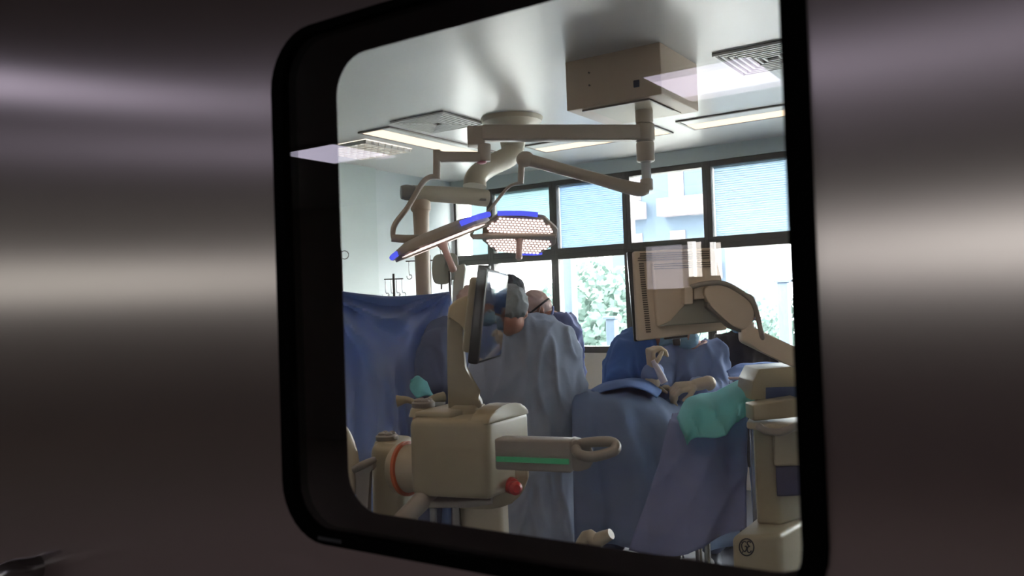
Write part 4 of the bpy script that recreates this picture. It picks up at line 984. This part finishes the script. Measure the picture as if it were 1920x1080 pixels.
bm = BM(); tube(bm, [P(1424, 800, 2.95), P(1436, 808, 2.9), P(1465, 810, 2.87), P(1490, 800, 2.87), P(1510, 790, 2.9)], .013, n=14); finish('push_handle', bm, M['grey'], wc)
bm = BM(); slab(bm, [(1411, 760), (1500, 746), (1500, 782), (1413, 790)], 2.98, .10, .006); finish('keyboard_flap', bm, M['beige'], wc)
bm = BM(); slab(bm, [(1424, 692), (1530, 684), (1530, 728), (1440, 727), (1440, 749), (1408, 750), (1412, 715)], 3.1, .2, .004); finish('control_unit', bm, M['beige'], wc, smooth=30)
bm = BM(); slab(bm, [(1437, 727), (1520, 724), (1520, 750), (1437, 751)], 3.09, .012, .003); finish('recess', bm, mat('recess_blue', (.05, .09, .22), .5), wc)
# round emblem: ring with joined script letters
ec = P(1397, 1023, 3.0); pA, pB = PZ(1353, 3.0, 0), PZ(1446, 3.0, 0); ex_ = (pB-pA).normalized(); fn = ex_.cross(Z)
if fn.dot(H) > 0: fn = -fn
t_ = (ec-pA).dot(fn); ec = ec-fn*(t_-.0008)
bm = BM(); ew, eh = .026, .030
tube(bm, [ec+ex_*ew*math.cos(k*math.pi/6)+Z*eh*math.sin(k*math.pi/6) for k in range(12)], .0026, n=8, sub=3, closed=True)
G_ = [(.0, .62), (-.35, .72), (-.68, .35), (-.62, -.2), (-.3, -.55), (-.05, -.3), (.0, .1), (-.28, .08)]
E_ = [(.62, .55), (.35, .75), (.12, .5), (.35, .12), (.5, .08), (.2, .0), (.08, -.4), (.35, -.72), (.7, -.45)]
for s_ in (G_, E_): tube(bm, [ec+ex_*ew*x*.95+Z*eh*y*.95 for x, y in s_], .0024, n=8, sub=4)
for k in range(4):
    th = math.pi/4+k*math.pi/2; ell(bm, ec+ex_*ew*.8*math.cos(th)+Z*eh*.8*math.sin(th), ex_, Z, fn, .003, .003, .002, 8)
finish('emblem', bm, mat('emblem_dark', (.02, .02, .03), .4), wc)

mb = empty('display_monitor', P(1270, 555, 3.02), 'big beige monitor seen from behind with vent slots, on a jointed arm', 'monitor')
bm = BM(); slab(bm, [(1188, 471), (1340, 464), (1352, 520), (1358, 560), (1364, 595), (1364, 618), (1196, 640)], 3.0, .05, .007); finish('back_housing', bm, M['mon'], mb)
bm = BM(); slab(bm, [(1176, 472), (1336, 465), (1362, 598), (1360, 618), (1190, 641)], 3.052, .03, .006); finish('bezel', bm, M['black'], mb)
bm = BM(); slab(bm, [(1222, 492), (1340, 487), (1347, 520), (1356, 592), (1232, 612)], 2.975, .035, .010); finish('centre_housing', bm, M['mon'], mb)
bm = BM(); slab(bm, [(1236, 612), (1262, 600), (1310, 540), (1325, 538), (1363, 592), (1363, 604)], 2.96, .03, .006); finish('lower_cover', bm, mat('cover_grey_green', (.30, .30, .26), .5), mb)
bm = BM()
def slot(x0, y0, x1, y1, d=2.996, h=1.6): slab(bm, [(x0, y0), (x1, y1), (x1, y1+h), (x0, y0+h)], d, .004)
for k in range(4): slot(1196+(k < 2)*4, 475+k*4.2, 1330, 470+k*4.2)
for k in range(3): slot(1226, 495+k*4.2, 1332, 490.5+k*4.2, 2.973)
for k in range(31): slot(1198+k*.45, 494+k*4.25, 1207+k*.45, 493.6+k*4.25, h=1.9)
finish('vent_slots', bm, mat('slot_dark', (.06, .05, .04), .7), mb, smooth=0)
bm = BM(); slab(bm, [(1283, 537), (1300, 536), (1300, 570), (1284, 571)], 2.92, .05, .005); slab(bm, [(1300, 540), (1330, 536), (1330, 560), (1302, 562)], 2.93, .05, .005); finish('mount', bm, M['mon'], mb)
bm = BM(); slab(bm, smoothpoly([(1322, 540), (1345, 531), (1375, 542), (1403, 560), (1414, 582), (1411, 604), (1396, 618), (1376, 612), (1350, 590), (1328, 566)], 3), 2.90, .06, .010)
ar = finish('upper_arm', bm, M['mon'], mb)
bm = BM(); slab(bm, [(1328, 562), (1375, 606), (1396, 618), (1392, 624), (1370, 616), (1326, 576)], 2.91, .05, .004); finish('arm_trim', bm, M['grey'], ar)
bm = BM(); slab(bm, [(1391, 616), (1412, 612), (1480, 645), (1535, 668), (1535, 706), (1480, 684), (1430, 660), (1392, 642)], 2.9, .06, .012); finish('lower_arm', bm, M['mon'], mb)
bm = BM(); cyl(bm, P(1398, 622, 2.93), P(1398, 604, 2.93), .03); cyl(bm, P(1516, 690, 3.0), P(1516, 745, 3.0), .035); finish('joint', bm, M['mon'], mb)
bm = BM(); tube(bm, [P(1296, 538, 2.93), P(1320, 532, 2.9), P(1355, 531, 2.9), P(1385, 545, 2.9), P(1410, 565, 2.9), P(1420, 590, 2.9), P(1428, 628, 2.9), P(1430, 640, 2.92)], .009, n=12)
tube(bm, [P(1400, 552, 2.93), P(1412, 562, 2.93), P(1422, 600, 2.93), P(1434, 636, 2.93)], .006, n=10); finish('cable', bm, mat('cable_grey', (.28, .25, .22), .5), mb)
bm = BM(); slab(bm, [(1246, 628), (1290, 623), (1290, 632), (1246, 637)], 3.02, .02, .003); slab(bm, [(1262, 636), (1276, 634), (1276, 648), (1264, 648)], 3.02, .02, .003); finish('lower_bracket', bm, M['darkgrey'], mb)
